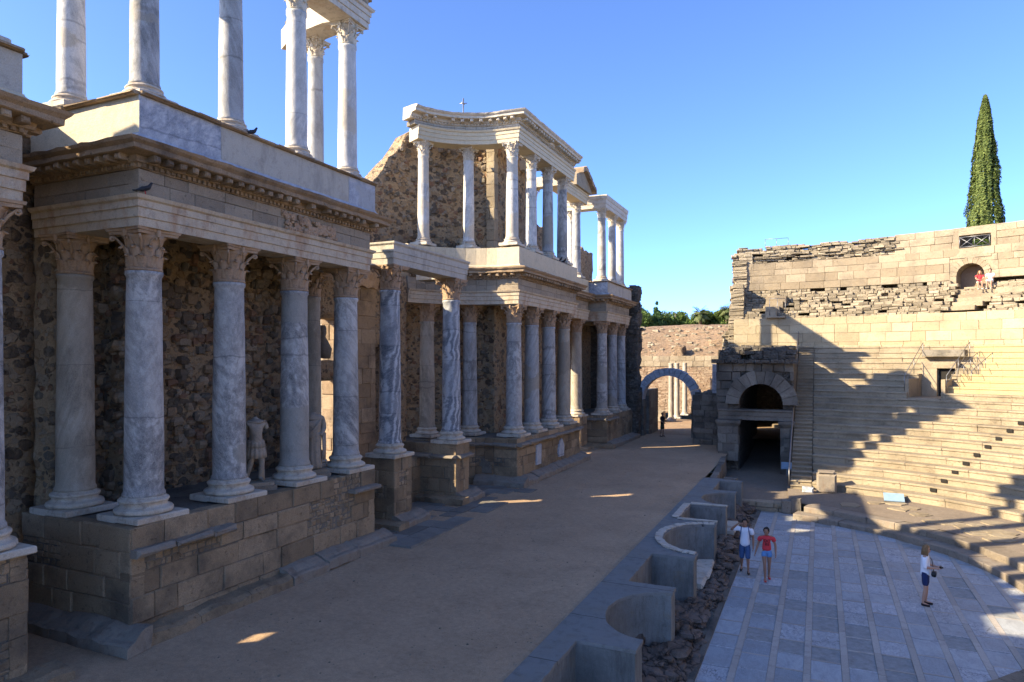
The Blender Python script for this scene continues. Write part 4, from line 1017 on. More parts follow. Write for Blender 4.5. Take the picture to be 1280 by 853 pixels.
mb = MB(); block(mb, segP((-6.4, 46.2), (-5.62, 46.2))[0], 0, .78, -.22, 0, 3.3, 5.2, .03, 0, .03); rel(mb.build('slab', 'slab_blue', t), t)
for y, lab in ((62.1, 'sunlit column nearest behind the small arch'), (64.9, 'second sunlit column behind the small arch'), (69.0, 'farthest sunlit column behind the small arch')):
    column(-12.2, y, 0, 5.2, .24, 'marble_beige', lab, 'columns in the court behind the arch', cap=False)
t = thing('court_wall', (-12, 71, 0), 'sunlit reddish brick wall behind the small arch with a pale stone top', 'wall')
mb = MB(); P, L = segP((-34, 71), (-4.6, 71)); block_wall(mb, P, L, 0, 4.8, .4, .16, (.25, .6), .008, .012, .03, jit=.015, s_start=12); box(mb, -34, -4.6, 71.05, 72, 0, 4.8, 2)
block_wall(mb, P, L, 4.8, 5.9, .5, .55, (.6, 1.3), .008, .02, .03, 1, jit=.02, s_start=12, n_at=.06); box(mb, -34, -4.6, 71.1, 72, 4.8, 5.85, 2); rel(mb.build('masonry', ['brick_red', 'ashlar', 'rubble_red'], t), t)
mb = MB(); block(mb, segP((-13.6, 60.2), (-12.4, 60.2))[0], 0, 1.1, -.9, 0, 0, 1.0, .06, 0, .06); tag(mb.build('stone_block', 'ashlar'), 'sunlit pale block lying in the court behind the small arch', 'stone block')
def hill_h(x, y):
    f = min(1, max(0, (y - 71.5) / 15)); f = f * f * (3 - 2 * f)
    return 5.6 + 4.2 * f - max(0, y - 90) * .04 + .55 * noise.fractal(Vector((x * .22, y * .22, 0)), 1, 2, 5) * (1 - .55 * f) + .25 * noise.noise(Vector((x * .9, y * .9, 4))) * (1 - .7 * f) - .004 * (x + 12) ** 2 * .3
sheet('hill', -75, 14, 71.6, 150, 0, 'rubble_red', .6, hill_h)
mb = MB()
for k in range(240):
    x, y = R(-30, -3), R(72.5, 84); q = R(.07, .28) * (1 if random.random() < .9 else 1.8); rock(mb, (x, y, hill_h(x, y) + q * .15), (q * R(.8, 1.8), q, q * R(.4, .8)))
tag(mb.build('rubble_stones', 'strata'), 'pale rubble stones scattered over the reddish hillside behind the arch', 'stones', kind='stuff')
for (x, y, w, h, lab) in ((-10.2, 77.5, 1.8, 1.5, 'blocky ruin standing on the crest of the reddish hill'), (-13.7, 73.2, 1.2, 2.0, 'broken brick stump at the foot of the reddish hill')):
    t = thing('ruined_wall', (x, y, hill_h(x, y)), lab, 'ruin'); mb = MB(); P, L = segP((x - w / 2, y), (x + w / 2, y)); rough_wall(mb, P, 0, L, hill_h(x, y) - .6, hill_h(x, y) + h * .6, 1.6, .25, .14, n_at=.1); rel(mb.build('masonry', 'rubble_red', t), t)

# ------------------------------------------------------------------ vaulted passage
t = thing('vaulted_passage', (-3.1, 42, -1), 'dark vaulted passage under the seats with a stone lintel across its arch', 'passage')
VC = (-3.1, 2.9)
mb = MB(); ct = [(-5.6, -1.2), (-4.3, -1.2), (-4.3, 2.9)] + [(VC[0] - 1.2 * cos(pi * i / 20), VC[1] + 1.2 * sin(pi * i / 20)) for i in range(1, 20)] + [(-1.9, 2.9), (-1.9, -1.2), (-1.32, -1.2), (-1.32, 5.3), (-5.6, 5.3)]
A = [mb.vert((p[0], 42.3, p[1])) for p in ct]; B = [mb.vert((p[0], 55, p[1])) for p in ct]; mb.face(A); mb.face(B[::-1]); [mb.face((A[i], A[(i + 1) % len(ct)], B[(i + 1) % len(ct)], B[i]), 0, .5) for i in range(len(ct))]
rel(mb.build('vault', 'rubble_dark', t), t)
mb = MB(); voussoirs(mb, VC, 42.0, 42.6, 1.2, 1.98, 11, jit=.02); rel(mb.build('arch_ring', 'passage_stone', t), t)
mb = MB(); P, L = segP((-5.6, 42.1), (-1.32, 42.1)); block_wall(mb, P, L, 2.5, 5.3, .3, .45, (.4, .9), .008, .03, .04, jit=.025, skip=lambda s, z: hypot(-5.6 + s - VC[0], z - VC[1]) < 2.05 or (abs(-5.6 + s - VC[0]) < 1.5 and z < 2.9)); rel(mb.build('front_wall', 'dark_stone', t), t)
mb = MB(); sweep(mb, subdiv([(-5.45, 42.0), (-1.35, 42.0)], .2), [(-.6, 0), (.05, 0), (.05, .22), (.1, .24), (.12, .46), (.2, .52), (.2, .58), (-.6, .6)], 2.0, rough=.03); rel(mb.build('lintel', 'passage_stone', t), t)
for nm, x0, x1, zb, yb in (('pier', -5.45, -4.3, -.4, 41.6), ('pier', -2.02, -1.36, -1.1, 41.7)):
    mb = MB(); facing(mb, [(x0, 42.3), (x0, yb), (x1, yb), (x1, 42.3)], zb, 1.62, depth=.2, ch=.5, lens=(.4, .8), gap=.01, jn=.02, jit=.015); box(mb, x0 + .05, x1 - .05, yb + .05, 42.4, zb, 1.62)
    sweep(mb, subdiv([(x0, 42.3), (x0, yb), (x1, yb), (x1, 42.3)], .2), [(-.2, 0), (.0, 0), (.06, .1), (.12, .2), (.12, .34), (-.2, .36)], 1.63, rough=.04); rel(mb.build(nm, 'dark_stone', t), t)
mb = MB(); P, L = segP((-5.7, 42.0), (-1.5, 42.0))
for i, (z, n0) in enumerate(((5.3, .25), (5.55, .1), (5.8, -.2), (6.0, -.8), (6.15, -1.6))): strata_blocks(mb, P, L - i * .1, z, z + .24, n0, 1.6, (.22, .26), (.35, .9), .14, s_start=i * .35)
P2 = lambda s, n: P(s, n); box(mb, -5.6, -1.4, 43, 54.3, 5.25, 6.1)
for k in range(110): q = R(.12, .4); rock(mb, (R(-5.6, -1.5), R(42.6, 53), R(6.0, 6.25)), (q, q, q * .5))
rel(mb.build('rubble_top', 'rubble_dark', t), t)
t = thing('passage_wall', (-5.6, 55, 0), 'dark wall closing the left side of the vaulted passage behind its rubble top', 'wall'); mb = MB(); box(mb, -6.1, -5.3, 50, 57.0, -1, 6.15); box(mb, -6.1, -5.3, 58.6, 66, -1, 6.15); box(mb, -1.6, -1.0, 55, 66, -1, 6.15); box(mb, -5.4, -1.0, 62.4, 63, -1, 6.4); rel(mb.build('masonry', 'rubble_dark', t), t)
mb = MB()
for k in range(6): box(mb, -4.6 + k * .55, -1.5, 59.2, 62.4, -1.1, -.45 + k * .34)
tag(mb.build('court_stair', 'ashlar'), 'sunlit stone steps at the far end of the vaulted passage', 'steps')
t = thing('information_sign', (-1.6, 41.2, -1.0), 'small blue information board leaning at the foot of the passage pier', 'sign')
mb = MB(); f = [(-1.95, 41.25, -.62), (-1.28, 41.25, -.62), (-1.28, 41.5, -.28), (-1.95, 41.5, -.28)]; a = [mb.vert(p) for p in f]; b = [mb.vert((p[0], p[1] + .03, p[2] - .04)) for p in f]; mb.face(a); mb.face(b[::-1]); [mb.face((a[i], a[(i + 1) % 4], b[(i + 1) % 4], b[i])) for i in range(4)]; rel(mb.build('panel', 'sign_face', t), t)
mb = MB(); box(mb, -1.7, -1.5, 41.4, 41.5, -1.05, -.42); rel(mb.build('leg', 'steel', t), t)

# ------------------------------------------------------------------ the seats
t = thing('seating', (-3, 23, -1), 'curved bank of worn stone seats rising round the orchestra, half in shadow', 'seating')
NR, R0, DR, Z0, DZ = 21, 13.9, .79, -.85, .345
mb0 = None; holes = MB()
VA = 69.0
def amax(r): return math.degrees(math.acos(max(-1, min(1, 2.68 / r))))
for k in range(NR):
    r = R0 + DR * k; z1 = Z0 + DZ * (k + 1); am = amax(r); mb = MB(); mb2 = MB(); a = am
    new = k >= 13
    while a > -58:
        l = R(.9, 1.9) if a > 42 else 3.2; da = math.degrees(l / r); e = max(-58, a - da)
        hw = math.degrees(.85 / r)
        for (p, q) in ([(a, e)] if not (12 <= k <= 16) else [(a, max(e, min(a, VA + hw))), (min(a, max(e, VA - hw)), e)]):
            if p - q < .05: continue
            P, L = arcP(CC, r, p, q)
            wy = (new and p < VA - 2)
            rn = (.55 + .45 * random.random()) if wy else .3 + .5 * random.random()
            w_ = .0 if wy else R(0, .035)
            m_ = mb2 if (12 <= k <= 16 and p < VA) else mb; zt = z1 - R(0, .014) * (not wy); th = .105; nf = -w_ + R(-.006, .006)
            block(m_, P, .0015, L - .0015, -(DR + .42), nf - .045, z1 - DZ - .03, zt - th, .006, 1 if wy else 0, .004 if wy else .010, rn)
            block(m_, P, .0015, L - .0015, -(DR + .42), nf, zt - th, zt, .012 if wy else R(.012, .03), 1 if wy else 0, .003 if wy else .009, rn)
        a = e
    rel(mb.build('seat_row', ['seat_stone', 'seat_new'], t), t)
    if mb2.f: rel(mb2.build('seat_row', ['seat_stone', 'seat_new'], t), t)
    if 1 <= k <= 10:
        P, L = arcP(CC, r, 59.6 - .42 * k, 58.6 - .42 * k); mb = MB(); block(mb, P, 0, .27, -.2, .012, z1 - .25, z1 - .08, .01, 0, .005); rel(mb.build('riser_hole_shade', 'void_shade', t), t)  # dark solid block painted for the shade in a hole
mb = MB()                                            # flight of steps beside the passage
n = NR * 2; y0 = 36.4
for i in range(n):
    z1 = Z0 + DZ * .5 * (i + 1); yy = y0 + i * DR * .5; P, L = segP((-1.30, yy), (-.34, yy)); block(mb, P, 0, L, -(DR * .5 + .35), -.07, z1 - .6, z1 - .06, .01, 0, .008); block(mb, P, 0, L, -(DR * .5 + .3), R(-.012, .012), z1 - .06, z1 + R(-.005, .005), .012, 0, .006)
rel(mb.build('stair', 'seat_stone', t), t)
mb = MB(); ct = [(-1.28, 36.5), (.1, 36.5), (.1, 53), (-1.28, 53)]
A = [mb.vert((-1.26, 36.6, -1.4)), mb.vert((-1.26, 53.3, -1.4)), mb.vert((-1.26, 53.3, 6.2)), mb.vert((-1.26, 36.6, -1.0))]; B = [mb.vert((-.3, mb.v[i][1], mb.v[i][2])) for i in A]
mb.face(A); mb.face(B[::-1]); [mb.face((A[i], A[(i + 1) % 4], B[(i + 1) % 4], B[i])) for i in range(4)]; rel(mb.build('stair_wall', 'dark_stone', t), t)
# vomitory cut through the middle rows
hw = math.degrees(.85 / 25); mb = MB()
rf = R0 + DR * 12; zf = Z0 + DZ * 12
def vbox(a0, a1, r0, r1, z0, z1, mi=0):
    P, L = arcP(CC, r0, a0, a1); block(mb, P, 0, L, -(r1 - r0), 0, z0, z1, .01, mi, .008)
vbox(VA + hw + .5, VA + hw, rf + .3, rf + 4.6, zf - .1, Z0 + DZ * 15.2); vbox(VA - hw, VA - hw - .5, rf + .3, rf + 4.6, zf - .1, Z0 + DZ * 15.2)
vbox(VA + hw, VA - hw, rf - .05, rf + 4.5, zf - .4, zf + .02); vbox(VA + hw, VA + hw * .1, rf + 3.2, rf + 4.2, zf, zf + 1.75); vbox(VA + hw, VA - hw, rf + 3.2, rf + 4.5, zf + 1.7, zf + 2.1)
rel(mb.build('vomitory', 'ashlar', t), t)
mb = MB(); vbox(VA + hw * .05, VA - hw, rf + 3.5, rf + 3.6, zf, zf + 1.72); rel(mb.build('vomitory_shade', 'void_shade', t), t)  # near-black slab painted in for the shade of the doorway
mb = MB(); vbox(VA + hw * 1.2, VA - hw * 1.2, rf + 4.2, rf + 4.9, Z0 + DZ * 18 + .35, Z0 + DZ * 18 + .75); rel(mb.build('lintel', 'dark_stone', t), t)
def cav(a, r, z): return (CC[0] + r * cos(radians(a)), CC[1] + r * sin(radians(a)), z)
def rail(nm, pts, label, cat='railing', posts=True, h=.9, r=.02, mid=True, group=None):
    t = thing(nm, pts[0], label, cat, group); mb = MB(); tube(mb, [(p[0], p[1], p[2] + h) for p in pts], r)
    rel(mb.build('handrail', 'steel', t), t)
    if mid: mb = MB(); tube(mb, [(p[0], p[1], p[2] + h * .5) for p in pts], r * .7); rel(mb.build('mid_rail', 'steel', t), t)
    if posts:
        for p in pts: mb = MB(); tube(mb, [p, (p[0], p[1], p[2] + h)], r); rel(mb.build('post', 'steel', t), t)
    return t
zr = lambda r: Z0 + DZ * ((r - R0) / DR + 1)
rail('railing', [cav(VA + hw * 1.3, r, zr(r) - .1) for r in (rf + .4, rf + 2.6, rf + 4.9)], 'thin metal railing on the left side of the opening in the seats', group=None)
rail('railing', [cav(VA - hw * 1.3, r, zr(r) - .1) for r in (rf + .4, rf + 2.6, rf + 4.9)], 'thin metal railing on the right side of the opening in the seats')
for j, (a, lab) in enumerate(((66.0, 'short zigzag handrail nearest the opening in the seats'), (64.4, 'short zigzag handrail farther right on the yellow seats'))):
    rail('stair_rail', [cav(a - .28 * i, R0 + DR * (14 + i), Z0 + DZ * (15 + i)) for i in range(4)], lab, 'handrail', h=.55, r=.018, mid=False)
rail('railing', [(-1.36, 36.5 + i * 2.8, Z0 + .1 + i * 2.8 * DZ / DR) for i in range(7)], 'long steel railing along the steps beside the vaulted passage', h=.95, r=.028)

# upper tiers
t = thing('upper_tier', (-3, 53, 6), 'high sunlit upper walls of the seating with eroded stone layers', 'wall')
A1, A0 = 95.3, -56.
def ringP(r): return arcP(CC, r, A1, A0)
mb = MB(); P, L = ringP(30.55); block_wall(mb, P, L, 6.2, 8.55, .5, .56, (.8, 1.7), .005, .015, .01, jit=.008)
run_slabs_P = P
s = 0
while s < L: e = s + R(.9, 1.6); block(mb, P, s, e - .01, -.4, .10, 6.25 + R(0, .02), 6.5, .03, 0, .012); s = e
rel(mb.build('balustrade_wall', ['ashlar_new'], t), t)
GA = 68.7
mb = MB(); mbr = MB()
for i in range(11): 
    P, L = ringP(30.75 + .265 * i); zz_ = 8.5 + .215 * i
    if i == 10:
        s_ = .3; c0 = radians(A1 - GA - 1.3) * 33.4
        while s_ < c0:
            l_ = R(.25, 1.1)
            if random.random() < (.9 if s_ < 4 else .42): strata_blocks(mb, P, min(c0, s_ + l_), zz_, zz_ + .2, 0, .5, (.19, .24), (.2, .5), .1, s_start=s_)
            s_ += l_
        continue
    c0 = radians(A1 - GA - 1.3) * (30.75 + .265 * i); c1 = radians(A1 - GA + 3.0) * (30.75 + .265 * i); strata_blocks(mb, P, c0, zz_, zz_ + .2, 0, .75, (.19, .24), (.2, .75), .13); strata_blocks(mbr, P, L * .34, zz_, zz_ + .2, 0, .75, (.19, .24), (.2, .75), .13, s_start=c1)
rel(mb.build('eroded_bank', 'strata', t), t); rel(mbr.build('eroded_bank', 'strata', t), t)
mb = MB(); P, L = ringP(33.75); sA = radians(A1 - GA) * 33.75
block_wall(mb, P, L, 10.92, 13.05, .5, .54, (.8, 1.8), .005, .015, .012, jit=.01, holes=[(sA - 1.2, sA + 1.2, 10, 12.55)])
rel(mb.build('gallery_wall', 'ashlar', t), t)
def arcring(mb, sC, zc, r0, r1, n, P, depth, mi=0):
    for i in range(n):
        b0, b1 = pi * i / n + .008, pi * (i + 1) / n - .008; rn = random.random()
        pts = [(sC + r * cos(b), zc + r * sin(b)) for r, b in ((r0, b0), (r1, b0), (r1, b1), (r0, b1))]
        F = [mb.vert((*P(q[0], .015), q[1])) for q in pts]; B = [mb.vert((*P(q[0], -depth), q[1])) for q in pts]; mb.face(F, mi, rn); mb.face(B[::-1], mi, rn); [mb.face((F[k], F[(k + 1) % 4], B[(k + 1) % 4], B[k]), mi, rn) for k in range(4)]
mb = MB(); arcring(mb, sA, 11.2, .8, 1.2, 11, P, 1.4)
for sg in (-1, 1): block(mb, P, sA + sg * 1.0 - .2, sA + sg * 1.0 + .2, -1.4, .005, 10.2, 11.2, .02, 0, .01)
for q, z0, z1 in ((-1.1, 11.2, 13.0), (1.1, 11.2, 13.0)): pass
block(mb, P, sA - 1.19, sA + 1.19, -1.2, -.005, 12.38, 13.0, .01, 0, .01); block(mb, P, sA - 1.22, sA + 1.22, -1.2, -.06, 12.1, 12.4, .01, 0, .01); block(mb, P, sA - 1.22, sA - .84, -1.2, -.06, 11.3, 12.2, .01); block(mb, P, sA + .84, sA + 1.22, -1.2, -.06, 11.3, 12.2, .01)
rel(mb.build('arched_doorway', 'ashlar', t), t)
mb = MB(); block(mb, P, sA - 1.1, sA + 1.1, -1.75, -1.3, 10.0, 12.3, .01); rel(mb.build('doorway_back', 'brick_red', t), t)
SC = radians(A1 - 76.5) * 34.1
mb = MB(); P, L = ringP(34.1); strata_blocks(mb, P, SC, 13.0, lambda s: 14.35 + .16 * noise.noise(Vector((s * .8, 0, 0))) - .5 * max(0, .5 - s), 0, .9, (.10, .2), (.25, .8), .15); rel(mb.build('eroded_crown', 'strata', t), t)
sO = radians(A1 - 68.4) * 34.1
mb = MB(); block_wall(mb, P, L, 13.05, 14.5, .5, .48, (.8, 1.8), .005, .02, .015, jit=.012, s_start=SC, holes=[(sO - 1.2, sO + 1.2, 13, 15)])
for sg in (-1, 1): block(mb, P, sO + sg * 1.06 - .16, sO + sg * 1.06 + .16, -1.3, .01, 13.05, 14.5, .015)
block(mb, P, sO - .95, sO + .95, -.5, .012, 13.95, 14.5, .015); rel(mb.build('crown_wall', 'ashlar', t), t)
mb = MB(); block(mb, P, sO - 1.2, sO + 1.2, -1.6, -1.25, 12.9, 14.3, .01); rel(mb.build('recess_back', 'brick_red', t), t)
mb = MB()
for i in range(60):
    p0, p1 = radians(A1 + .0), radians(A0)
mb = MB(); N = 110
for (r0, r1, z, zb) in ((30.9, 34.2, 8.5, 6.1), (33.0, 34.6, 10.45, 8.), (35.3, 47, 14.1, 8.)):
    for (b1, b0, zt_) in ([(A1 - 1.2, GA + 1.75, z), (GA + 1.75, GA - 1.75, 10.22), (GA - 1.75, A0, z)] if r0 == 33.0 else [(A1 - 1.2, A0, z)]):
        o = arcpts(CC, r0, b1, b0, N); q = arcpts(CC, r1, b1, b0, N); prism(mb, o + q[::-1], zb, zt_)
rel(mb.build('core', 'rubble_pale', t), t)
mb = MB()                                            # ragged broken end of the upper tiers, towards the court
for (a, r0, r1, z0, z1) in ((95.8, 30.6, 34, 4.5, 8.6), (95.6, 31.0, 34.5, 8.3, 11.0), (95.3, 33.6, 36, 10.8, 13.2), (94.6, 34., 36, 13, 14.2), (96.6, 31.5, 35, 3.5, 7.6)):
    z = z0
    while z < z1:
        h = R(.16, .34); r = r0
        while r < r1: w = R(.3, .7); P, L = arcP(CC, r, a + R(-.2, .35), a - 1.6); block(mb, P, 0, L, -w, 0, z, z + h - .02, R(.03, .07), 0, .05); r += w
        z += h
rel(mb.build('broken_end', 'strata', t), t)
mb = MB()
for i in range(4): P, L = arcP(CC, 30.6 + .5 * i, 91.2 - .0 * i, 89.7 - .35 * i); block(mb, P, 0, L, -.7, .1, 8.5 + .42 * i, 8.92 + .42 * i + .1, .02, 0, .01)
P, L = arcP(CC, 30.2, 91, 88.6); block(mb, P, 0, L, -.6, 0, 8.55, 8.68, .02)
rel(mb.build('side_stair', 'ashlar', t), t)
mb = MB()
for i in range(6): P, L = arcP(CC, 31.2 + .42 * i, GA + 1.2 - .15 * i, GA - 1.4 - .62 * i); block(mb, P, 0, L, -1.6, 0, 8.7 + .27 * i, 9.0 + .27 * i, .02, 0, .012)
P, L = arcP(CC, 33.0, GA - .9, 55); block(mb, P, 0, L, -1., 0, 10.2, 10.5, .02, 0, .01); P, L = arcP(CC, 32.2, GA - 3.2, 55); block(mb, P, 0, L, -1., 0, 9.7, 10.1, .02, 0, .01)
rel(mb.build('doorway_steps', 'ashlar', t), t)
structure(sheet('terrace', 0, 60, 58, 110, 13.2, 'field'))
rail('railing', [cav(90.6, 30.5, 8.75), cav(89.6, 30.4, 8.75), cav(88.6, 30.6, 8.7)], 'dark metal railing on the small steps at the left end of the upper wall', h=1.25)
rail('railing', [cav(91.5, 34.6, 14.3), cav(90.1, 34.6, 14.3), cav(88.7, 34.6, 14.3)], 'thin rail on top of the eroded crown against the sky', h=.75, r=.018, mid=False)
tr = thing('opening_rail', cav(68.4, 34.0, 13.2), 'criss cross metal barrier in the opening below the cypress', 'railing')
P, L = ringP(34.0); so = radians(A1 - 68.4) * 34.0
for nm, pts in (('rail', [(-.85, .72), (.85, .72)]), ('rail', [(-.85, .05), (.85, .05)]), ('brace', [(-.85, .05), (0, .72)]), ('brace', [(-.85, .72), (0, .05)]), ('brace', [(0, .05), (.85, .72)]), ('brace', [(0, .72), (.85, .05)]), ('post', [(-.85, 0), (-.85, .75)]), ('post', [(.85, 0), (.85, .75)]), ('post', [(0, 0), (0, .75)])):
    mb = MB(); tube(mb, [(*P(so + q[0], 0), 13.1 + q[1]) for q in pts], .022); rel(mb.build(nm, 'steel', tr), tr)

# loose objects by the orchestra
t = thing('marble_block', (.25, 36.1, -.86), 'upright marble block, coloured grey for shade, at the left foot of the seats', 'marble block')
mb = MB(); P, L = segP((-.12, 35.9), (.78, 35.9)); block(mb, P, 0, .88, -.55, 0, -.9, .02, .09, 0, .03); block(mb, P, .06, .8, -.5, -.02, .0, .17, .08, 0, .04); rel(mb.build('block', 'marble_dull', t), t);  # white marble given a dull grey colour to stand in for shade
mb = MB(); block(mb, segP((-.75, 35.6), (-.3, 35.6))[0], 0, .5, -.4, 0, -.9, -.62, .06, 0, .05); tag(mb.build('marble_fragment', 'slab_blue'), 'small pale marble fragment beside the upright marble block', 'marble fragment')
t = thing('information_board', (3.15, 35.0, -.88), 'low slanted blue information board standing on the walkway below the seats', 'sign')
mb = MB(); c = Vector((3.1, 34.9, -.88)); f = [(-.45, -.22, .10), (.36, -.22, .10), (.36, .28, .36), (-.45, .28, .36)]; a = [mb.vert(c + Vector(p)) for p in f]; b = [mb.vert(c + Vector((p[0], p[1] + .02, p[2] - .04))) for p in f]; mb.face(a); mb.face(b[::-1]); [mb.face((a[i], a[(i + 1) % 4], b[(i + 1) % 4], b[i])) for i in range(4)]; rel(mb.build('panel', 'sign_face', t), t)
mb = MB(); prism(mb, [(c[0] - .42, c[1] - .17), (c[0] + .33, c[1] - .17), (c[0] + .33, c[1] + .26), (c[0] - .42, c[1] + .26)], c[2] - .05, c[2] + .05); 
a = [mb.vert(c + Vector(p)) for p in ((-.4, -.15, .05), (.3, -.15, .05), (.3, .24, .05), (-.4, .24, .05), (-.4, .24, .30), (.3, .24, .30))]; mb.face((a[0], a[1], a[5], a[4])); mb.face((a[2], a[3], a[4], a[5])); mb.face((a[1], a[2], a[5])); mb.face((a[0], a[4], a[3])); mb.face((a[0], a[3], a[2], a[1])); rel(mb.build('stand', 'dark_wood', t), t)
t = thing('lightning_rod', (-15.95, 29.6, 16.3), 'thin metal mast with a small cross on the roof line of the far bastion', 'mast')
mb = MB(); tube(mb, [(-15.95, 29.6, 15.9), (-15.95, 29.6, 18.35)], .03); rel(mb.build('mast', 'steel', t), t)
mb = MB(); tube(mb, [(-16.13, 29.55, 18.1), (-15.77, 29.65, 18.1)], .022); tube(mb, [(-15.95, 29.45, 18.1), (-15.95, 29.75, 18.1)], .022); rel(mb.build('cross_arm', 'steel', t), t)

# ------------------------------------------------------------------ vegetation
def leaf_quad(mb, c, size, n=None):
    n = n or Vector((R(-1, 1), R(-1, 1), R(-.4, 1))).normalized(); u = n.orthogonal().normalized(); a = R(0, 6.28); w = n.cross(u)
    d = u * cos(a) + w * sin(a); e = n.cross(d); rn = random.random()
    mb.face([mb.vert(c - d * size), mb.vert(c + e * size * .42 + n * size * .12), mb.vert(c + d * size), mb.vert(c - e * size * .42 + n * size * .12)], 0, rn)
def cypress(x, y, z0, h, r, label):
    t = thing('cypress_tree', (x, y, z0), label, 'tree'); mb = MB()
    tube(mb, [(0, 0, -.5), (0, 0, h * .5), (0, 0, h * .93)], .22, 8, taper=.15); mb.build('trunk', 'bark', t)
    mb = MB(); o = Vector((3.3, 8.1, 1))
    def prof(t_): return r * min(1, (.62 + 2.2 * t_) if t_ < .17 else 1) * (1 - max(0, (t_ - .12) / .88)) ** .62 + .03
    for k in range(34000):
        t_ = random.random() ** 1.25; a = R(0, 2 * pi); z = t_ * h; q = Vector((cos(a) * 2.2, sin(a) * 2.2, z * .55))
        lump = 1 + .20 * noise.noise(q + o) + .13 * noise.noise(q * 2.6 + o)
        groove = noise.noise(Vector((cos(a) * 3.2, sin(a) * 3.2, z * .22)) + o)
        rr = prof(t_) * lump * (1 - .5 * max(0, groove)) * (1 - abs(random.gauss(0, .10))) * (1.13 if noise.noise(Vector((cos(a) * 5, sin(a) * 5, z * 1.6)) + o) > .42 else 1)
        c = Vector((rr * cos(a), rr * sin(a), z + R(-.1, .1))); leaf_quad(mb, c, R(.07, .17), (Vector((cos(a), sin(a), R(.1, 1.2))) + Vector((R(-.6, .6), R(-.6, .6), R(-.6, .6)))).normalized())
    mb.build('crown', 'leaf_cypress', t, fix=False)
cypress(12.4, 66.9, 12.6, 14.5, 1.42, 'tall narrow cypress rising above the seats against the blue sky')
def broad_tree(x, y, z0, h, r, label, leaf='leaf_tree', conical=False, n=9000, group=None):
    t = thing('pine_tree' if conical else 'leafy_tree', (x, y, z0), label, 'tree', group); mb = MB(); tube(mb, [(0, 0, -1), (.1, 0, h * .4), (0, .1, h * .9)], .25, 7, taper=.3)
    cl = []
    for k in range(70 if conical else 34):
        if conical: q = random.random(); a = R(0, 6.28); rr = r * (1 - q) * R(.3, .9); cl.append((Vector((rr * cos(a), rr * sin(a), h * (.12 + .86 * q))), r * .34 * (1.15 - q)))
        else: a = R(0, 6.28); q = R(0, 1) ** .6; cl.append((Vector((r * q * cos(a) * .8, r * q * sin(a) * .8, h * R(.35, .95) - q * h * .12)), r * R(.22, .4)))
    for c, s in cl[:9]: tube(mb, [(0, 0, c[2] * .55), tuple(c)], .07, 5, taper=.4)
    mb.build('trunk', 'bark', t); mb = MB()
    for k in range(n):
        c, s = random.choice(cl); d = Vector((random.gauss(0, 1), random.gauss(0, 1), random.gauss(0, .8))).normalized() * s * random.random() ** .35; leaf_quad(mb, c + d, R(.10, .22))
    mb.build('crown', leaf, t, fix=False)
for (x, y, zt, h, r, lab, lf, con) in ((-23.6, 99, 11.8, 7, 2.6, 'dark leafy tree on the hill beside the end of the stage building', 'leaf_tree', False), (-21.7, 100, 13.2, 8, 2.3, 'pointed conifer on the hill skyline left of the arch', 'leaf_pine', True),
                                (-19.6, 103, 12.2, 6, 2.6, 'bushy green tree on the hill between the conifer and the palms', 'leaf_tree', False), (-17.4, 104, 11.5, 6, 2.4, 'low bright green tree on the hill crest left of the palms', 'leaf_tree', False),
                                (-14.3, 106, 12.3, 6, 2.6, 'green tree on the hill crest between the two palms', 'leaf_tree', False), (-11.2, 106, 12.4, 6, 2.8, 'green tree on the hill crest under the right palm', 'leaf_tree', False), (-25.5, 101, 13.0, 8, 2.6, 'dark tree partly hidden by the end of the stage building', 'leaf_pine', False)):
    broad_tree(x, y, zt + .9 - h, h, r * 1.1, lab, lf, con, 15000, 'trees on the hill behind the arch')
def palm(x, y, z0, h, label):
    t = thing('palm_tree', (x, y, z0), label, 'palm', 'palms on the hill'); mb = MB(); tube(mb, [(0, 0, -.5), (.05, 0, h * .5), (0, 0, h)], .26, 9, taper=.8); mb.build('trunk', 'bark', t); mb = MB()
    for k in range(46):
        a = R(0, 6.28); el = R(-.5, 1.35); L = R(1.3, 1.9); p = Vector((0, 0, h)); d = Vector((cos(a) * cos(el), sin(a) * cos(el), sin(el)))
        side = Vector((-sin(a), cos(a), 0)); n = 10; pts = []
        for i in range(n + 1): pts.append(p.copy()); p = p + d * (L / n); d = (d + Vector((0, 0, -.13))).normalized()
        for i in range(2, n):
            for sg in (-1, 1):
                w = .42 * (1 - (i / n) ** 2.2) + .1; q = pts[i]; tip = q + side * sg * w + d * .22 + Vector((0, 0, -.12)); rn = random.random()
                mb.face([mb.vert(q), mb.vert(q + d * .09), mb.vert(tip), mb.vert(q - d * .02 + side * sg * w * .5)], 0, rn)
    mb.build('crown', 'leaf_palm', t, fix=False)
palm(-15.9, 102.5, 7.5, 4.6, 'palm on the hill skyline, the left one of two'); palm(-12.4, 104, 7.5, 4.9, 'palm on the hill skyline touching the broken end of the upper walls')
mb = MB(); t = thing('green_shrub', cav(68.0, 35.2, 13.1), 'green shrub showing through the barred opening below the cypress', 'shrub')
for k in range(1600): a = R(0, 6.28); leaf_quad(mb, Vector((.5 * cos(a) * R(0, 1) , .22 * R(-1, .2), R(0, .62))), R(.03, .07))
mb.build('foliage', 'leaf_tree', t, fix=False)
t.location = cav(68.0, 34.7, 13.05)

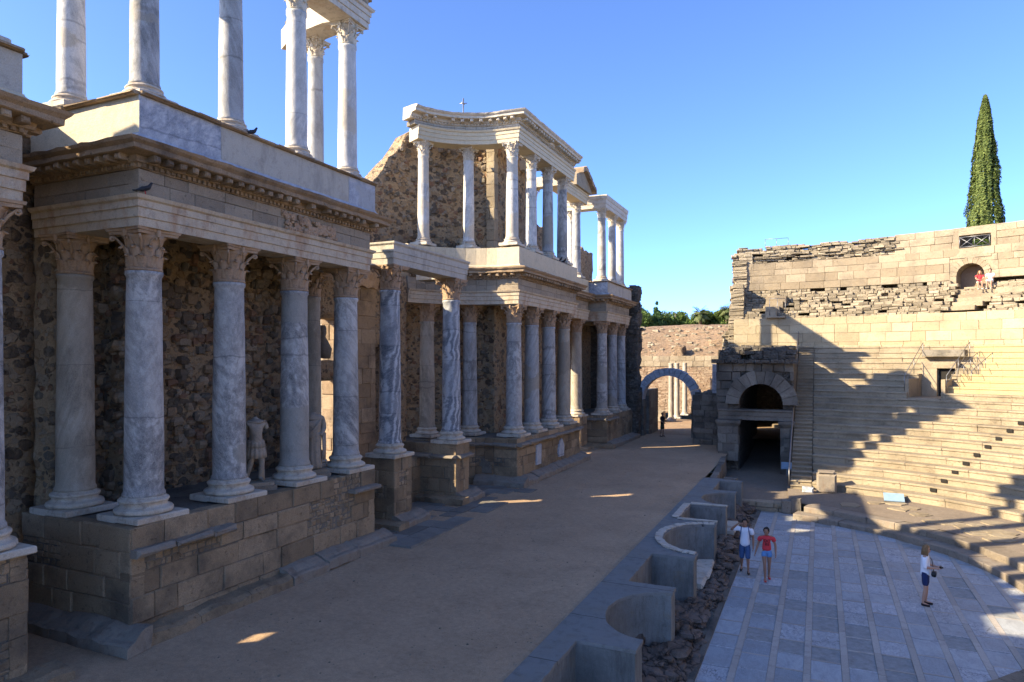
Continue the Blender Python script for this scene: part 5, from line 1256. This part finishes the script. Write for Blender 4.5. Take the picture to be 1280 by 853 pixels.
# ------------------------------------------------------------------ figures
def skin(name, verts, edges, radii, root, mat, parent=None, sub=2, smooth=True):
    me = bpy.data.meshes.new(name); me.from_pydata(verts, edges, []); o = bpy.data.objects.new(name, me); COL.objects.link(o)
    sk = o.modifiers.new('s', 'SKIN'); sk.use_smooth_shade = smooth; sk.branch_smoothing = .4
    for i, r in enumerate(radii):
        d = me.skin_vertices[0].data[i]; d.radius = r if hasattr(r, '__len__') else (r, r); d.use_root = (i == root)
    ss = o.modifiers.new('u', 'SUBSURF'); ss.levels = sub; ss.render_levels = sub
    dg = bpy.context.evaluated_depsgraph_get(); m2 = bpy.data.meshes.new_from_object(o.evaluated_get(dg)); bpy.data.objects.remove(o)
    m2.name = name; m2.materials.clear()
    for m in (mat if isinstance(mat, (list, tuple)) else [mat]): m2.materials.append(M[m])
    for p in m2.polygons: p.use_smooth = smooth; p.material_index = 0
    m2.attributes.new('rnd', 'FLOAT', 'FACE')
    return mk(name, m2, parent)
def chain(G, pts, start=None):
    """G = (verts, edges, radii); pts = [(x, y, z, r)], optionally hooked to an existing vertex"""
    prev = start
    for p in pts:
        G[0].append(p[:3]); G[2].append(p[3] if len(p) == 4 else (p[3], p[4])); i = len(G[0]) - 1
        if prev is not None: G[1].append((prev, i))
        prev = i
    return prev
def loft(mb, rings, mi=0, seg=14, rnd=.5, cap=True, fold=0.):
    """stacked ellipses: (x, y, z, rx, ry)"""
    rows = []
    for j, (x, y, z, rx, ry) in enumerate(rings):
        row = []
        for i in range(seg):
            a = 2 * pi * i / seg; k = 1 + fold * sin(a * (13 if seg > 30 else 5) + j * .4)
            row.append(mb.vert((x + rx * k * cos(a), y + ry * k * sin(a), z)))
        rows.append(row)
    for a, b in zip(rows, rows[1:]):
        for i in range(seg): mb.face((a[i], a[(i + 1) % seg], b[(i + 1) % seg], b[i]), mi, rnd, True)
    if cap: mb.face(rows[0][::-1], mi, rnd, True); mb.face(rows[-1], mi, rnd, True)
def lerp(a, b, t): return tuple(x + (y - x) * t for x, y in zip(a, b))
def person(label, loc, rz, P, h=1.72, skin_m='skin', hair='hair_black', long_hair=False, top='cloth_white', sleeve=.9, bottom='denim', leg_cover=1.2, shoes='shoe_dark', seated=False, female=False, group=None, tucked=.0):
    """P: joint overrides in a frame facing -y, left hand at +x; height 1.72 scaled to h"""
    J = dict(pel=(0, 0, .95), chest=(0, .0, 1.27), neck=(0, .01, 1.47), head=(0, -.015, 1.60), shl=(.185, .01, 1.41), shr=(-.185, .01, 1.41), ell=(.25, .03, 1.13), elr=(-.25, .03, 1.13), wrl=(.27, -.03, .88), wrr=(-.27, -.03, .88),
             hil=(.085, 0, .90), hir=(-.085, 0, .90), knl=(.095, -.01, .50), knr=(-.095, -.01, .50), anl=(.10, .02, .09), anr=(-.10, .02, .09), tol=(.12, -.15, .03), tor=(-.12, -.15, .03), face=(0, -1, 0))
    J.update(P); k = h / 1.72; t = thing('person', loc, label, 'person', group, rz); t.scale = (k, k, k)
    fem = .86 if female else 1.
    G = ([], [], []); pel = chain(G, [(*J['pel'], .125, .10)])
    waist = lerp(J['pel'], J['chest'], .5); ch = chain(G, [(*waist, .115 * fem, .088), (*J['chest'], .145 * fem, .105)], pel)
    ub = lerp(J['chest'], J['neck'], .62); u = chain(G, [(*ub, .12 * fem, .075)], ch); nk = chain(G, [(*J['neck'], .052)], u)
    hd = Vector(J['head']); F = Vector(J['face']).normalized(); up = Vector((0, 0, 1))
    chain(G, [(*(hd - up * .075 + F * .025), .058, .066), (*hd, .074, .088), (*(hd + up * .065 - F * .01), .070, .084), (*(hd + up * .10 - F * .012), .04, .05)], nk)
    for s in 'lr':
        a = chain(G, [(*J['sh' + s], .056), (*lerp(J['sh' + s], J['el' + s], .5), .047), (*J['el' + s], .040), (*lerp(J['el' + s], J['wr' + s], .4), .040), (*J['wr' + s], .027)], u)
        w = Vector(J['wr' + s]); d = (w - Vector(J['el' + s])).normalized(); d = Vector(J.get('hd' + s, d)).normalized(); sd = Vector((0, -1, 0)); sd = (sd - d * sd.dot(d)); sd = sd.normalized() if sd.length > .1 else Vector((0, 0, 1)); nn = d.cross(sd)
        if nn.dot(Vector((-1 if s == 'l' else 1, 0, 0))) < 0: nn = -nn
        pm = w + d * .05; pa = chain(G, [(*pm, .032, .02)], a)
        for q, ln in ((-.027, .062), (-.009, .075), (.010, .078), (.028, .070)):
            b = pm + d * .04 + sd * q; chain(G, [(*b, .0105), (*(b + d * ln * .5 + nn * .008), .0095), (*(b + d * ln * .85 + nn * .03), .008)], pa)
        th = w + d * .03 + sd * .03; chain(G, [(*th, .012), (*(th + sd * .025 + d * .025 + nn * .01), .010), (*(th + sd * .028 + d * .055 + nn * .02), .009)], pa)
    for s in 'lr':
        e = chain(G, [(*J['hi' + s], .088), (*lerp(J['hi' + s], J['kn' + s], .5), .073), (*J['kn' + s], .053), (*lerp(J['kn' + s], J['an' + s], .35), .053), (*lerp(J['kn' + s], J['an' + s], .7), .040), (*J['an' + s], .034)], pel)
        chain(G, [(*lerp(J['an' + s], J['to' + s], .45), .035), (*J['to' + s], .026)], e)
    b = skin('body', *G, pel, [skin_m, 'eye', 'lips'], t)
    # face: nose, eyes, mouth, ears joined into the body mesh
    mb = MB(); me = b.data; mb.v = [tuple(v.co) for v in me.vertices]; mb.f = [tuple(p.vertices) for p in me.polygons]; mb.mi = [0] * len(mb.f); mb.r = [.5] * len(mb.f); mb.sm = [True] * len(mb.f)
    S = F.cross(up).normalized()
    def ball(c, r, mi=0): 
        i0 = len(mb.f); lathe(mb, [(r * sin(pi * q / 6) + 1e-4, -r * cos(pi * q / 6)) for q in range(7)], c, 8, mi, caps=False)
    fz = hd + F * .088
    for sg in (-1, 1): ball(fz + S * .031 * sg + up * .008 - F * .006, .0095, 1); ball(hd + S * .076 * sg - up * .005, .018); 
    n0 = [fz + up * .012 - F * .004, fz - up * .038 + S * .016, fz - up * .038 - S * .016, fz - up * .030 + F * .022]; ii = [mb.vert(p) for p in n0]; mb.face((ii[0], ii[1], ii[3]), 0, .5, True); mb.face((ii[0], ii[3], ii[2]), 0, .5, True); mb.face((ii[1], ii[2], ii[3]), 0, .5)
    ball(fz - up * .062 - F * .012, .012, 2); ball(fz - up * .062 - F * .010 + S * .013, .009, 2); ball(fz - up * .062 - F * .010 - S * .013, .009, 2)
    bpy.data.objects.remove(b); mb.build('body', [skin_m, 'eye', 'lips'], t, fix=False)
    # hair
    mb = MB(); n = 16; rows = []
    for j in range(9):
        ph = pi * j / 9.5; row = []
        for i in range(n):
            a = 2 * pi * i / n; d = S * cos(a) * sin(ph) + F * sin(a) * sin(ph) + up * cos(ph); fr = max(0, d.dot(F)); low = max(0, -d.dot(up))
            lim = 1 if (fr < .35 or d.dot(up) > .38) else 0
            r = (.108 + .006 * noise.noise(d * 6)) if lim else .074
            if fr <= .35 and low > .35 and not long_hair: r = .085
            row.append(mb.vert(hd + up * .025 - F * .012 + Vector((d[0] * r * .95, d[1] * r * .95, d[2] * r * 1.08)) + F * 0))
        rows.append(row)
    for a_, b_ in zip(rows, rows[1:]):
        for i in range(n): mb.face((a_[i], a_[(i + 1) % n], b_[(i + 1) % n], b_[i]), 0, .5, True)
    if long_hair == 'pony':
        p = hd - F * .10 + up * .05; tube(mb, [p, p - F * .06 + S * .03, p - F * .08 + S * .06 - up * .10, p - F * .06 + S * .07 - up * .22], .038, 8, taper=.35)
    elif long_hair:
        for k in range(30):
            a = R(-.35, pi + .35); d = S * cos(a) - F * sin(a); p = hd + d * .085 + up * .06; tube(mb, [p, p + d * .03 - up * .10, p + d * (.03 + R(-.01, .015)) - up * .2, p + d * .015 - up * R(.22, .28)], .021, 5, taper=.5)
    mb.build('hair', hair, t)
    # clothes
    G = ([], [], [])
    low = lerp(J['pel'], J['chest'], tucked); low = (low[0], low[1], low[2] - (.04 if tucked else .12)); g = 1. if not female else .94
    a0 = chain(G, [(*low, .172 * g, .148)]); a1 = chain(G, [(*lerp(low, J['chest'], .3), .160 * g, .138), (*lerp(low, J['chest'], .65), .152 * fem + .012, .128), (*J['chest'], .178 * fem, .145), (*ub, .185 * fem, .118)], a0); chain(G, [(*lerp(ub, J['neck'], .55), .105, .088), (*lerp(ub, J['neck'], .8), .075, .07)], a1)
    for s in 'lr':
        E = J['el' + s]; Wd = J['wr' + s]; S0 = J['sh' + s]; pts = [(*lerp(ub, S0, .7), .092), (*lerp(S0, E, .12), .086), (*lerp(S0, E, .45), .078)]
        if sleeve > .5: pts.append((*lerp(S0, E, min(1, sleeve)), .072))
        if sleeve > 1: pts.append((*lerp(E, Wd, sleeve - 1), .066))
        chain(G, pts, a1)
    sh = skin('shirt', *G, 0, top, t)
    G = ([], [], []); w0 = chain(G, [(*lerp(J['pel'], J['chest'], .34), .126, .106), (*J['pel'], .148, .125)])
    for s in 'lr':
        pts = [(*J['hi' + s], .105), (*lerp(J['hi' + s], J['kn' + s], min(1, leg_cover) * .55), .098)]
        if leg_cover > .35: pts.append((*lerp(J['hi' + s], J['kn' + s], min(1, leg_cover)), .086))
        if leg_cover > 1: pts.append((*lerp(J['kn' + s], J['an' + s], leg_cover - 1), .078))
        chain(G, pts, w0)
    skin('trousers' if leg_cover > 1.6 else 'shorts', *G, 1, bottom, t)
    for s in 'lr':
        A, T = Vector(J['an' + s]), Vector(J['to' + s]); d = (T - A); d.z = 0; d = d.normalized(); base = Vector((A.x, A.y, T.z - .03))
        G = ([], [], []); chain(G, [(*(base - d * .045 + up * .055), .040, .048), (*(base + d * .05 + up * .05), .042, .045), (*(base + d * .14 + up * .036), .046, .034), (*(base + d * .19 + up * .03), .034, .026)]); skin('shoe', *G, 0, shoes, t)
    return t, J
def tube_child(t, nm, pts, r, mat, seg=6): mb = MB(); tube(mb, pts, r, seg); return mb.build(nm, mat, t)
def text_child(t, nm, txt, size, loc, mat, depth=.002):
    cu = bpy.data.curves.new(nm, 'FONT'); cu.body = txt; cu.size = size; cu.align_x = 'CENTER'; cu.extrude = depth; cu.space_line = .85; o = bpy.data.objects.new(nm, cu); COL.objects.link(o)
    dg = bpy.context.evaluated_depsgraph_get(); me = bpy.data.meshes.new_from_object(o.evaluated_get(dg)); bpy.data.objects.remove(o); me.materials.clear(); me.materials.append(M[mat])
    c = mk(nm, me, t); c.location = loc; c.rotation_euler = (pi / 2, 0, 0); return c

# man in white T-shirt shading his eyes, walking towards the viewer
t, J = person('man in white T-shirt and denim shorts walking with one hand at his brow', (-2.2, 23.3, -1.40), radians(6), dict(
    head=(0, -.05, 1.595), face=(-.25, -1, -.35), shr=(-.19, 0, 1.42), elr=(-.43, -.08, 1.36), wrr=(-.20, -.20, 1.60), hdr=(1, -.1, .12), ell=(.25, .04, 1.13), wrl=(.25, -.06, .87),
    knl=(.09, -.12, .52), anl=(.10, -.10, .10), tol=(.12, -.28, .035), knr=(-.09, .0, .50), anr=(-.10, .22, .13), tor=(-.12, .08, .035)), 1.74, 'skin_tan', 'hair_black', False, 'cloth_white', .75, 'denim', 1.1, 'shoe_dark')
for sg in (-1, 1): tube_child(t, 'backpack_strap', [(sg * .10, .10, 1.43), (sg * .105, -.03, 1.475), (sg * .12, -.135, 1.36), (sg * .15, -.12, 1.15), (sg * .16, .0, 1.06)], .014, 'denim')
# woman in red
t, J = person('woman in red printed T-shirt and pale denim shorts walking beside the man', (-1.5, 22.75, -1.40), radians(10), dict(
    head=(-.02, -.06, 1.59), face=(-.45, -1, -.4), ell=(.27, .03, 1.14), wrl=(.27, -.05, .90), elr=(-.26, .05, 1.14), wrr=(-.34, -.02, .91),
    knl=(.08, .02, .5), anl=(.09, .20, .13), tol=(.10, .05, .035), knr=(-.07, -.12, .52), anr=(-.06, -.12, .10), tor=(-.07, -.30, .035)), 1.66, 'skin_tan', 'hair_black', 'pony', 'cloth_red', .55, 'denim_light', .38, 'shoe_red', female=True, tucked=.15)
text_child(t, 'shirt_print', 'DO\nRE', .13, (0, -.150, 1.27), 'black_leather')
# woman in white blouse, in profile
t, J = person('woman in white blouse and navy shorts standing with a camera in her hands', (2.72, 22.25, -1.40), radians(80), dict(
    head=(0, -.03, 1.60), ell=(.23, .0, 1.13), elr=(-.23, .0, 1.13), wrl=(.10, -.24, 1.13), wrr=(-.10, -.24, 1.12), hdl=(-.5, -1, .1), hdr=(.5, -1, .1), knl=(.10, -.02, .5), anl=(.11, .0, .09), tol=(.15, -.17, .03), knr=(-.09, -.01, .5), anr=(-.10, .06, .09), tor=(-.11, -.11, .03)), 1.70, 'skin', 'hair_blond', True, 'cloth_white', 1.15, 'cloth_navy', .85, 'shoe_dark', female=True)
k_ = 1.70 / 1.72
for nm, lab, cat in (('compact_camera', 'small black camera held by the woman in the white blouse', 'camera'), ('handbag', 'black handbag hanging at the waist of the woman in the white blouse', 'bag')):
    q = thing(nm, (2.72, 22.25, -1.40), lab, cat, None, radians(80)); q.scale = (k_,) * 3; mb = MB()
    if cat == 'camera':
        block(mb, segP((-.06, -.35), (.06, -.35))[0], 0, .12, -.01, .045, 1.11, 1.175, .012, 0, .001); mb.build('body', 'black_leather', q); mb = MB(); tube(mb, [(0, -.39, 1.14), (0, -.43, 1.14)], .022, 10); mb.build('lens', 'black_leather', q)
    else:
        sweep(mb, [(-.19, -.26), (-.05, -.27), (-.05, -.17), (-.19, -.16), (-.19, -.2599)], [(-.04, 0), (0, .02), (.012, .08), (0, .15), (-.04, .16)], .88); box(mb, -.16, -.08, -.23, -.2, .88, 1.03); mb.build('body', 'black_leather', q)
        tube_child(q, 'strap', [(.12, .06, 1.44), (.09, -.15, 1.32), (-.04, -.19, 1.12), (-.12, -.21, 1.03)], .009, 'black_leather')
# person at the arch
person('person in dark clothes standing under the small arch', (-10.25, 49.0, 0), radians(75), dict(ell=(.24, -.06, 1.14), wrl=(.16, -.27, 1.2), hdl=(0, -1, .2), elr=(-.24, -.02, 1.13), wrr=(-.2, -.2, 1.02), knl=(.1, -.04, .5), anl=(.12, .03, .09), knr=(-.09, .03, .5), anr=(-.12, .1, .09), tor=(-.12, -.07, .03), tol=(.13, -.14, .03)), 1.72, 'skin_tan', 'hair_black', False, 'cloth_dark', .8, 'cloth_olive', 1.0, 'shoe_dark')
# two people sitting beside the upper doorway
SIT = dict(pel=(0, .05, .55), chest=(0, -.02, .86), neck=(0, -.08, 1.06), head=(0, -.13, 1.18), shl=(.18, -.06, 1.0), shr=(-.18, -.06, 1.0), ell=(.22, -.16, .76), elr=(-.22, -.16, .76), wrl=(.1, -.38, .68), wrr=(-.1, -.38, .68), hil=(.09, .02, .52), hir=(-.09, .02, .52), knl=(.11, -.42, .54), knr=(-.11, -.42, .54), anl=(.11, -.40, .09), anr=(-.11, -.40, .09), tol=(.12, -.57, .03), tor=(-.12, -.57, .03), face=(0, -1, -.5))
a = 67.55; rzs = radians(a - 90)
def sit(label, a, r, **kw): return person(label, cav(a, r, 10.07), rzs + kw.pop('turn', 0), dict(SIT), **kw)
sit('person with fair hair and red top sitting beside the upper arched doorway', 67.5, 32.9, h=1.66, hair='hair_blond', long_hair=True, top='cloth_red', sleeve=.6, bottom='cloth_white', leg_cover=.5, shoes='shoe_sole', female=True, turn=.3)
sit('dark haired person in white shirt sitting right of the upper arched doorway', 66.45, 32.9, h=1.74, hair='hair_black', top='cloth_white', sleeve=.7, bottom='cloth_white', leg_cover=1.0, shoes='shoe_sole')

# statues
def statue(name, loc, rz, label, toga):
    t = thing(name, loc, label, 'statue', 'headless statues on the podium', rz)
    mb = MB(); box(mb, -.42, .42, -.32, .32, -.02, .10); box(mb, -.36, .36, -.27, .27, .101, .19); mb.build('plinth', 'frieze_stone', t)
    G = ([], [], []); z = .19
    if not toga:
        pel = chain(G, [(0, 0, z + .92, .20, .16)]); u = chain(G, [(-.01, 0, z + 1.10, .205, .165), (-.03, -.02, z + 1.32, .255, .20), (-.03, 0, z + 1.50, .22, .14)], pel); chain(G, [(-.03, 0, z + 1.60, .075, .07), (-.03, 0, z + 1.64, .05, .05)], u)
        chain(G, [(.21, 0, z + 1.48, .075), (.25, -.01, z + 1.36, .065), (.26, -.02, z + 1.30, .05)], u); chain(G, [(-.25, .0, z + 1.48, .08), (-.27, .03, z + 1.3, .065), (-.27, .04, z + 1.22, .05)], u)
        chain(G, [(.10, .0, z + .82, .11), (.13, -.04, z + .5, .075), (.12, -.02, z + .34, .072), (.10, .03, z + .08, .045), (.12, -.10, z + .03, .04), (.13, -.16, z + .02, .03)], pel); chain(G, [(-.10, 0, z + .82, .11), (-.13, .0, z + .5, .075), (-.16, .05, z + .34, .07), (-.20, .12, z + .08, .045), (-.22, .0, z + .03, .04), (-.23, -.05, z + .02, .03)], pel)
        skin('body', *G, 0, 'statue_stone', t)
        mb = MB(); loft(mb, [(0, 0, z + .60, .25, .20), (0, 0, z + .74, .235, .19), (0, 0, z + .9, .20, .165), (0, 0, z + 1.0, .185, .15)], seg=78, fold=.06); loft(mb, [(0, 0, z + .86, .225, .185), (0, 0, z + .97, .205, .17), (-.01, 0, z + 1.05, .19, .15)], seg=78, fold=.05); mb.build('skirt', 'statue_stone', t)
        mb = MB(); tube(mb, [(.2, -.05, z + 1.5), (.03, -.165, z + 1.52), (-.2, -.06, z + 1.52), (-.26, .1, z + 1.35), (-.22, .16, z + .9), (-.18, .18, z + .5)], .055, 8); tube(mb, [(.16, .1, z + .0), (.17, .1, z + .3), (.15, .08, z + .42)], .09, 8, taper=.6); mb.build('cloak', 'statue_stone', t)
    else:
        pel = chain(G, [(0, 0, z + .9, .23, .19)]); u = chain(G, [(0, 0, z + 1.15, .22, .18), (0, 0, z + 1.36, .26, .19), (0, 0, z + 1.48, .21, .13)], pel); chain(G, [(0, 0, z + 1.57, .08), (0, 0, z + 1.60, .055)], u)
        chain(G, [(.24, 0, z + 1.42, .085), (.29, .02, z + 1.15, .085), (.20, -.10, z + .97, .07), (.14, -.14, z + .95, .05)], u); chain(G, [(-.24, 0, z + 1.42, .085), (-.30, .04, z + 1.14, .075), (-.29, .0, z + .92, .06)], u)
        skin('body', *G, 0, 'statue_stone', t)
        mb = MB(); n = 44; rows = []
        for j in range(14):
            q = j / 13; zz_ = z + .02 + q * 1.02; row = []
            for i in range(n):
                a = 2 * pi * i / n; k = 1 + (.07 * (1 - q * .7)) * sin(a * 9 + 1.5 * sin(q * 3)) + .03 * sin(a * 17 + q * 5); row.append(mb.vert(((.235 - .03 * sin(q * 3)) * k * cos(a), (.20 - .02 * sin(q * 3)) * k * sin(a), zz_)))
            rows.append(row)
        for a_, b_ in zip(rows, rows[1:]):
            for i in range(n): mb.face((a_[i], a_[(i + 1) % n], b_[(i + 1) % n], b_[i]), 0, .5, True)
        mb.face(rows[0][::-1]); mb.face(rows[-1]); mb.build('robe', 'statue_stone', t)
        mb = MB()
        for i in range(7):
            f = i / 6; tube(mb, [(.23 - .02 * f, .0, z + 1.48 - .12 * f), (.12, -.165 - .01 * f, z + 1.30 - .19 * f), (-.08, -.19, z + 1.06 - .17 * f), (-.27, -.08, z + 1.02 - .10 * f), (-.28, .06, z + 1.12 - .08 * f)], .030, 7)
        for i in range(5): tube(mb, [(.24 + .02 * i, -.08 + .03 * i, z + 1.0), (.25 + .02 * i, -.09 + .035 * i, z + .6), (.26 + .015 * i, -.08 + .03 * i, z + .25)], .032, 6, taper=.8)
        mb.build('drapery', 'statue_stone', t)
    return t
statue('statue', (-12.95, 13.05, 2.24), radians(62), 'headless statue of a man in a moulded cuirass with bare legs', False)
statue('statue', (-13.0, 15.25, 2.24), radians(50), 'headless draped statue in a long folded toga', True)

# birds
def bird(loc, rz, label, up_=.25):
    t = thing('pigeon', loc, label, 'bird', 'pigeons on the stage building', rz)
    G = ([], [], []); b = chain(G, [(0, .10, .085, .035, .03), (0, .0, .115, .058, .052), (0, -.07, .15, .05, .045), (0, -.10, .205, .028, .028), (0, -.115, .235, .03, .03), (0, -.14, .235, .014, .014)]); skin('body', *G, 1, 'feather', t)
    mb = MB()
    for sg in (-1, 1):
        a = [mb.vert((sg * .055, -.06, .15)), mb.vert((sg * .062, .02, .09)), mb.vert((sg * .03, .17, .075)), mb.vert((sg * .045, .04, .155))]; c = [mb.vert((sg * .048, mb.v[i][1], mb.v[i][2])) for i in a]; mb.face(a); mb.face(c[::-1]); [mb.face((a[i], a[(i + 1) % 4], c[(i + 1) % 4], c[i])) for i in range(4)]
    mb.build('wings', 'feather', t); mb = MB(); prism(mb, [(-.025, .09), (.025, .09), (.035, .22), (-.035, .22)], .07, .085); mb.build('tail', 'feather', t)
    mb = MB(); [tube(mb, [(sg * .02, 0, .08), (sg * .022, -.01, -.005)], .006, 5) for sg in (-1, 1)]; mb.build('legs', 'shoe_red', t)
    t.scale = (1.,) * 3
bird((-12.12, 9.3, 8.755), radians(130), 'dark pigeon on the architrave ledge at the near corner of the left bastion')
bird((-12.2, 12.15, 10.75), radians(150), 'dark pigeon on the edge of the left bastion parapet')
bird((-12.38, 16.2, 15.35), radians(30), 'dark bird perched on the capital at the far end of the left bastion')
bird((-13.4, 40.5, 15.2), radians(80), 'small dark bird beside the broken gable')
bird((-12.3, 33.4, 10.6), radians(90), 'dark pigeon between the third and fourth upper columns of the far bastion')
bird((-12.28, 34.0, 10.6), radians(60), 'dark pigeon close to the foot of the fourth upper column of the far bastion')

# ------------------------------------------------------------------ light, sky, camera
AZ, EL = radians(38.5), radians(29)                     # the light travels towards +x +y and down
w = bpy.data.worlds.new('World'); sc.world = w; w.use_nodes = True; nt = w.node_tree; bg = nt.nodes['Background']
sky = nt.nodes.new('ShaderNodeTexSky'); sky.sky_type = 'NISHITA'; sky.sun_disc = False; sky.sun_elevation = EL; sky.sun_rotation = math.pi * 1.5 - AZ; sky.air_density = .45; sky.dust_density = 2.8; sky.ozone_density = 8.; sky.altitude = 2100
hs = nt.nodes.new('ShaderNodeHueSaturation'); hs.inputs['Saturation'].default_value = .97; hs.inputs['Value'].default_value = 1.0; nt.links.new(sky.outputs[0], hs.inputs['Color']); nt.links.new(hs.outputs[0], bg.inputs[0]); bg.inputs[1].default_value = .15
ld = bpy.data.lights.new('sun', 'SUN'); ld.energy = 3.35; ld.angle = radians(.53); ld.color = (1., .83, .57); so_ = bpy.data.objects.new('sun', ld); COL.objects.link(so_)
d = Vector((cos(AZ) * cos(EL), sin(AZ) * cos(EL), -sin(EL))); so_.rotation_euler = d.to_track_quat('-Z', 'Y').to_euler(); so_.location = (-40, -40, 40)
cd = bpy.data.cameras.new('camera'); cam = bpy.data.objects.new('camera', cd); COL.objects.link(cam); sc.camera = cam
cd.sensor_width = 36; cd.lens = 853 / 1280 * 36; cd.clip_end = 3000; cd.clip_start = .05
cam.location = (0, 0, 5.5); cam.rotation_euler = (pi / 2, 0, math.atan2(384, 853)); cd.shift_y = (450 - 426.5) / 1280
vs = sc.view_settings; vs.view_transform = 'Standard'; vs.look = 'None'; vs.exposure = 2.18; vs.gamma = 1; vs.use_curve_mapping = False
sc.render.engine = 'CYCLES'; sc.cycles.max_bounces = 8; sc.cycles.diffuse_bounces = 6
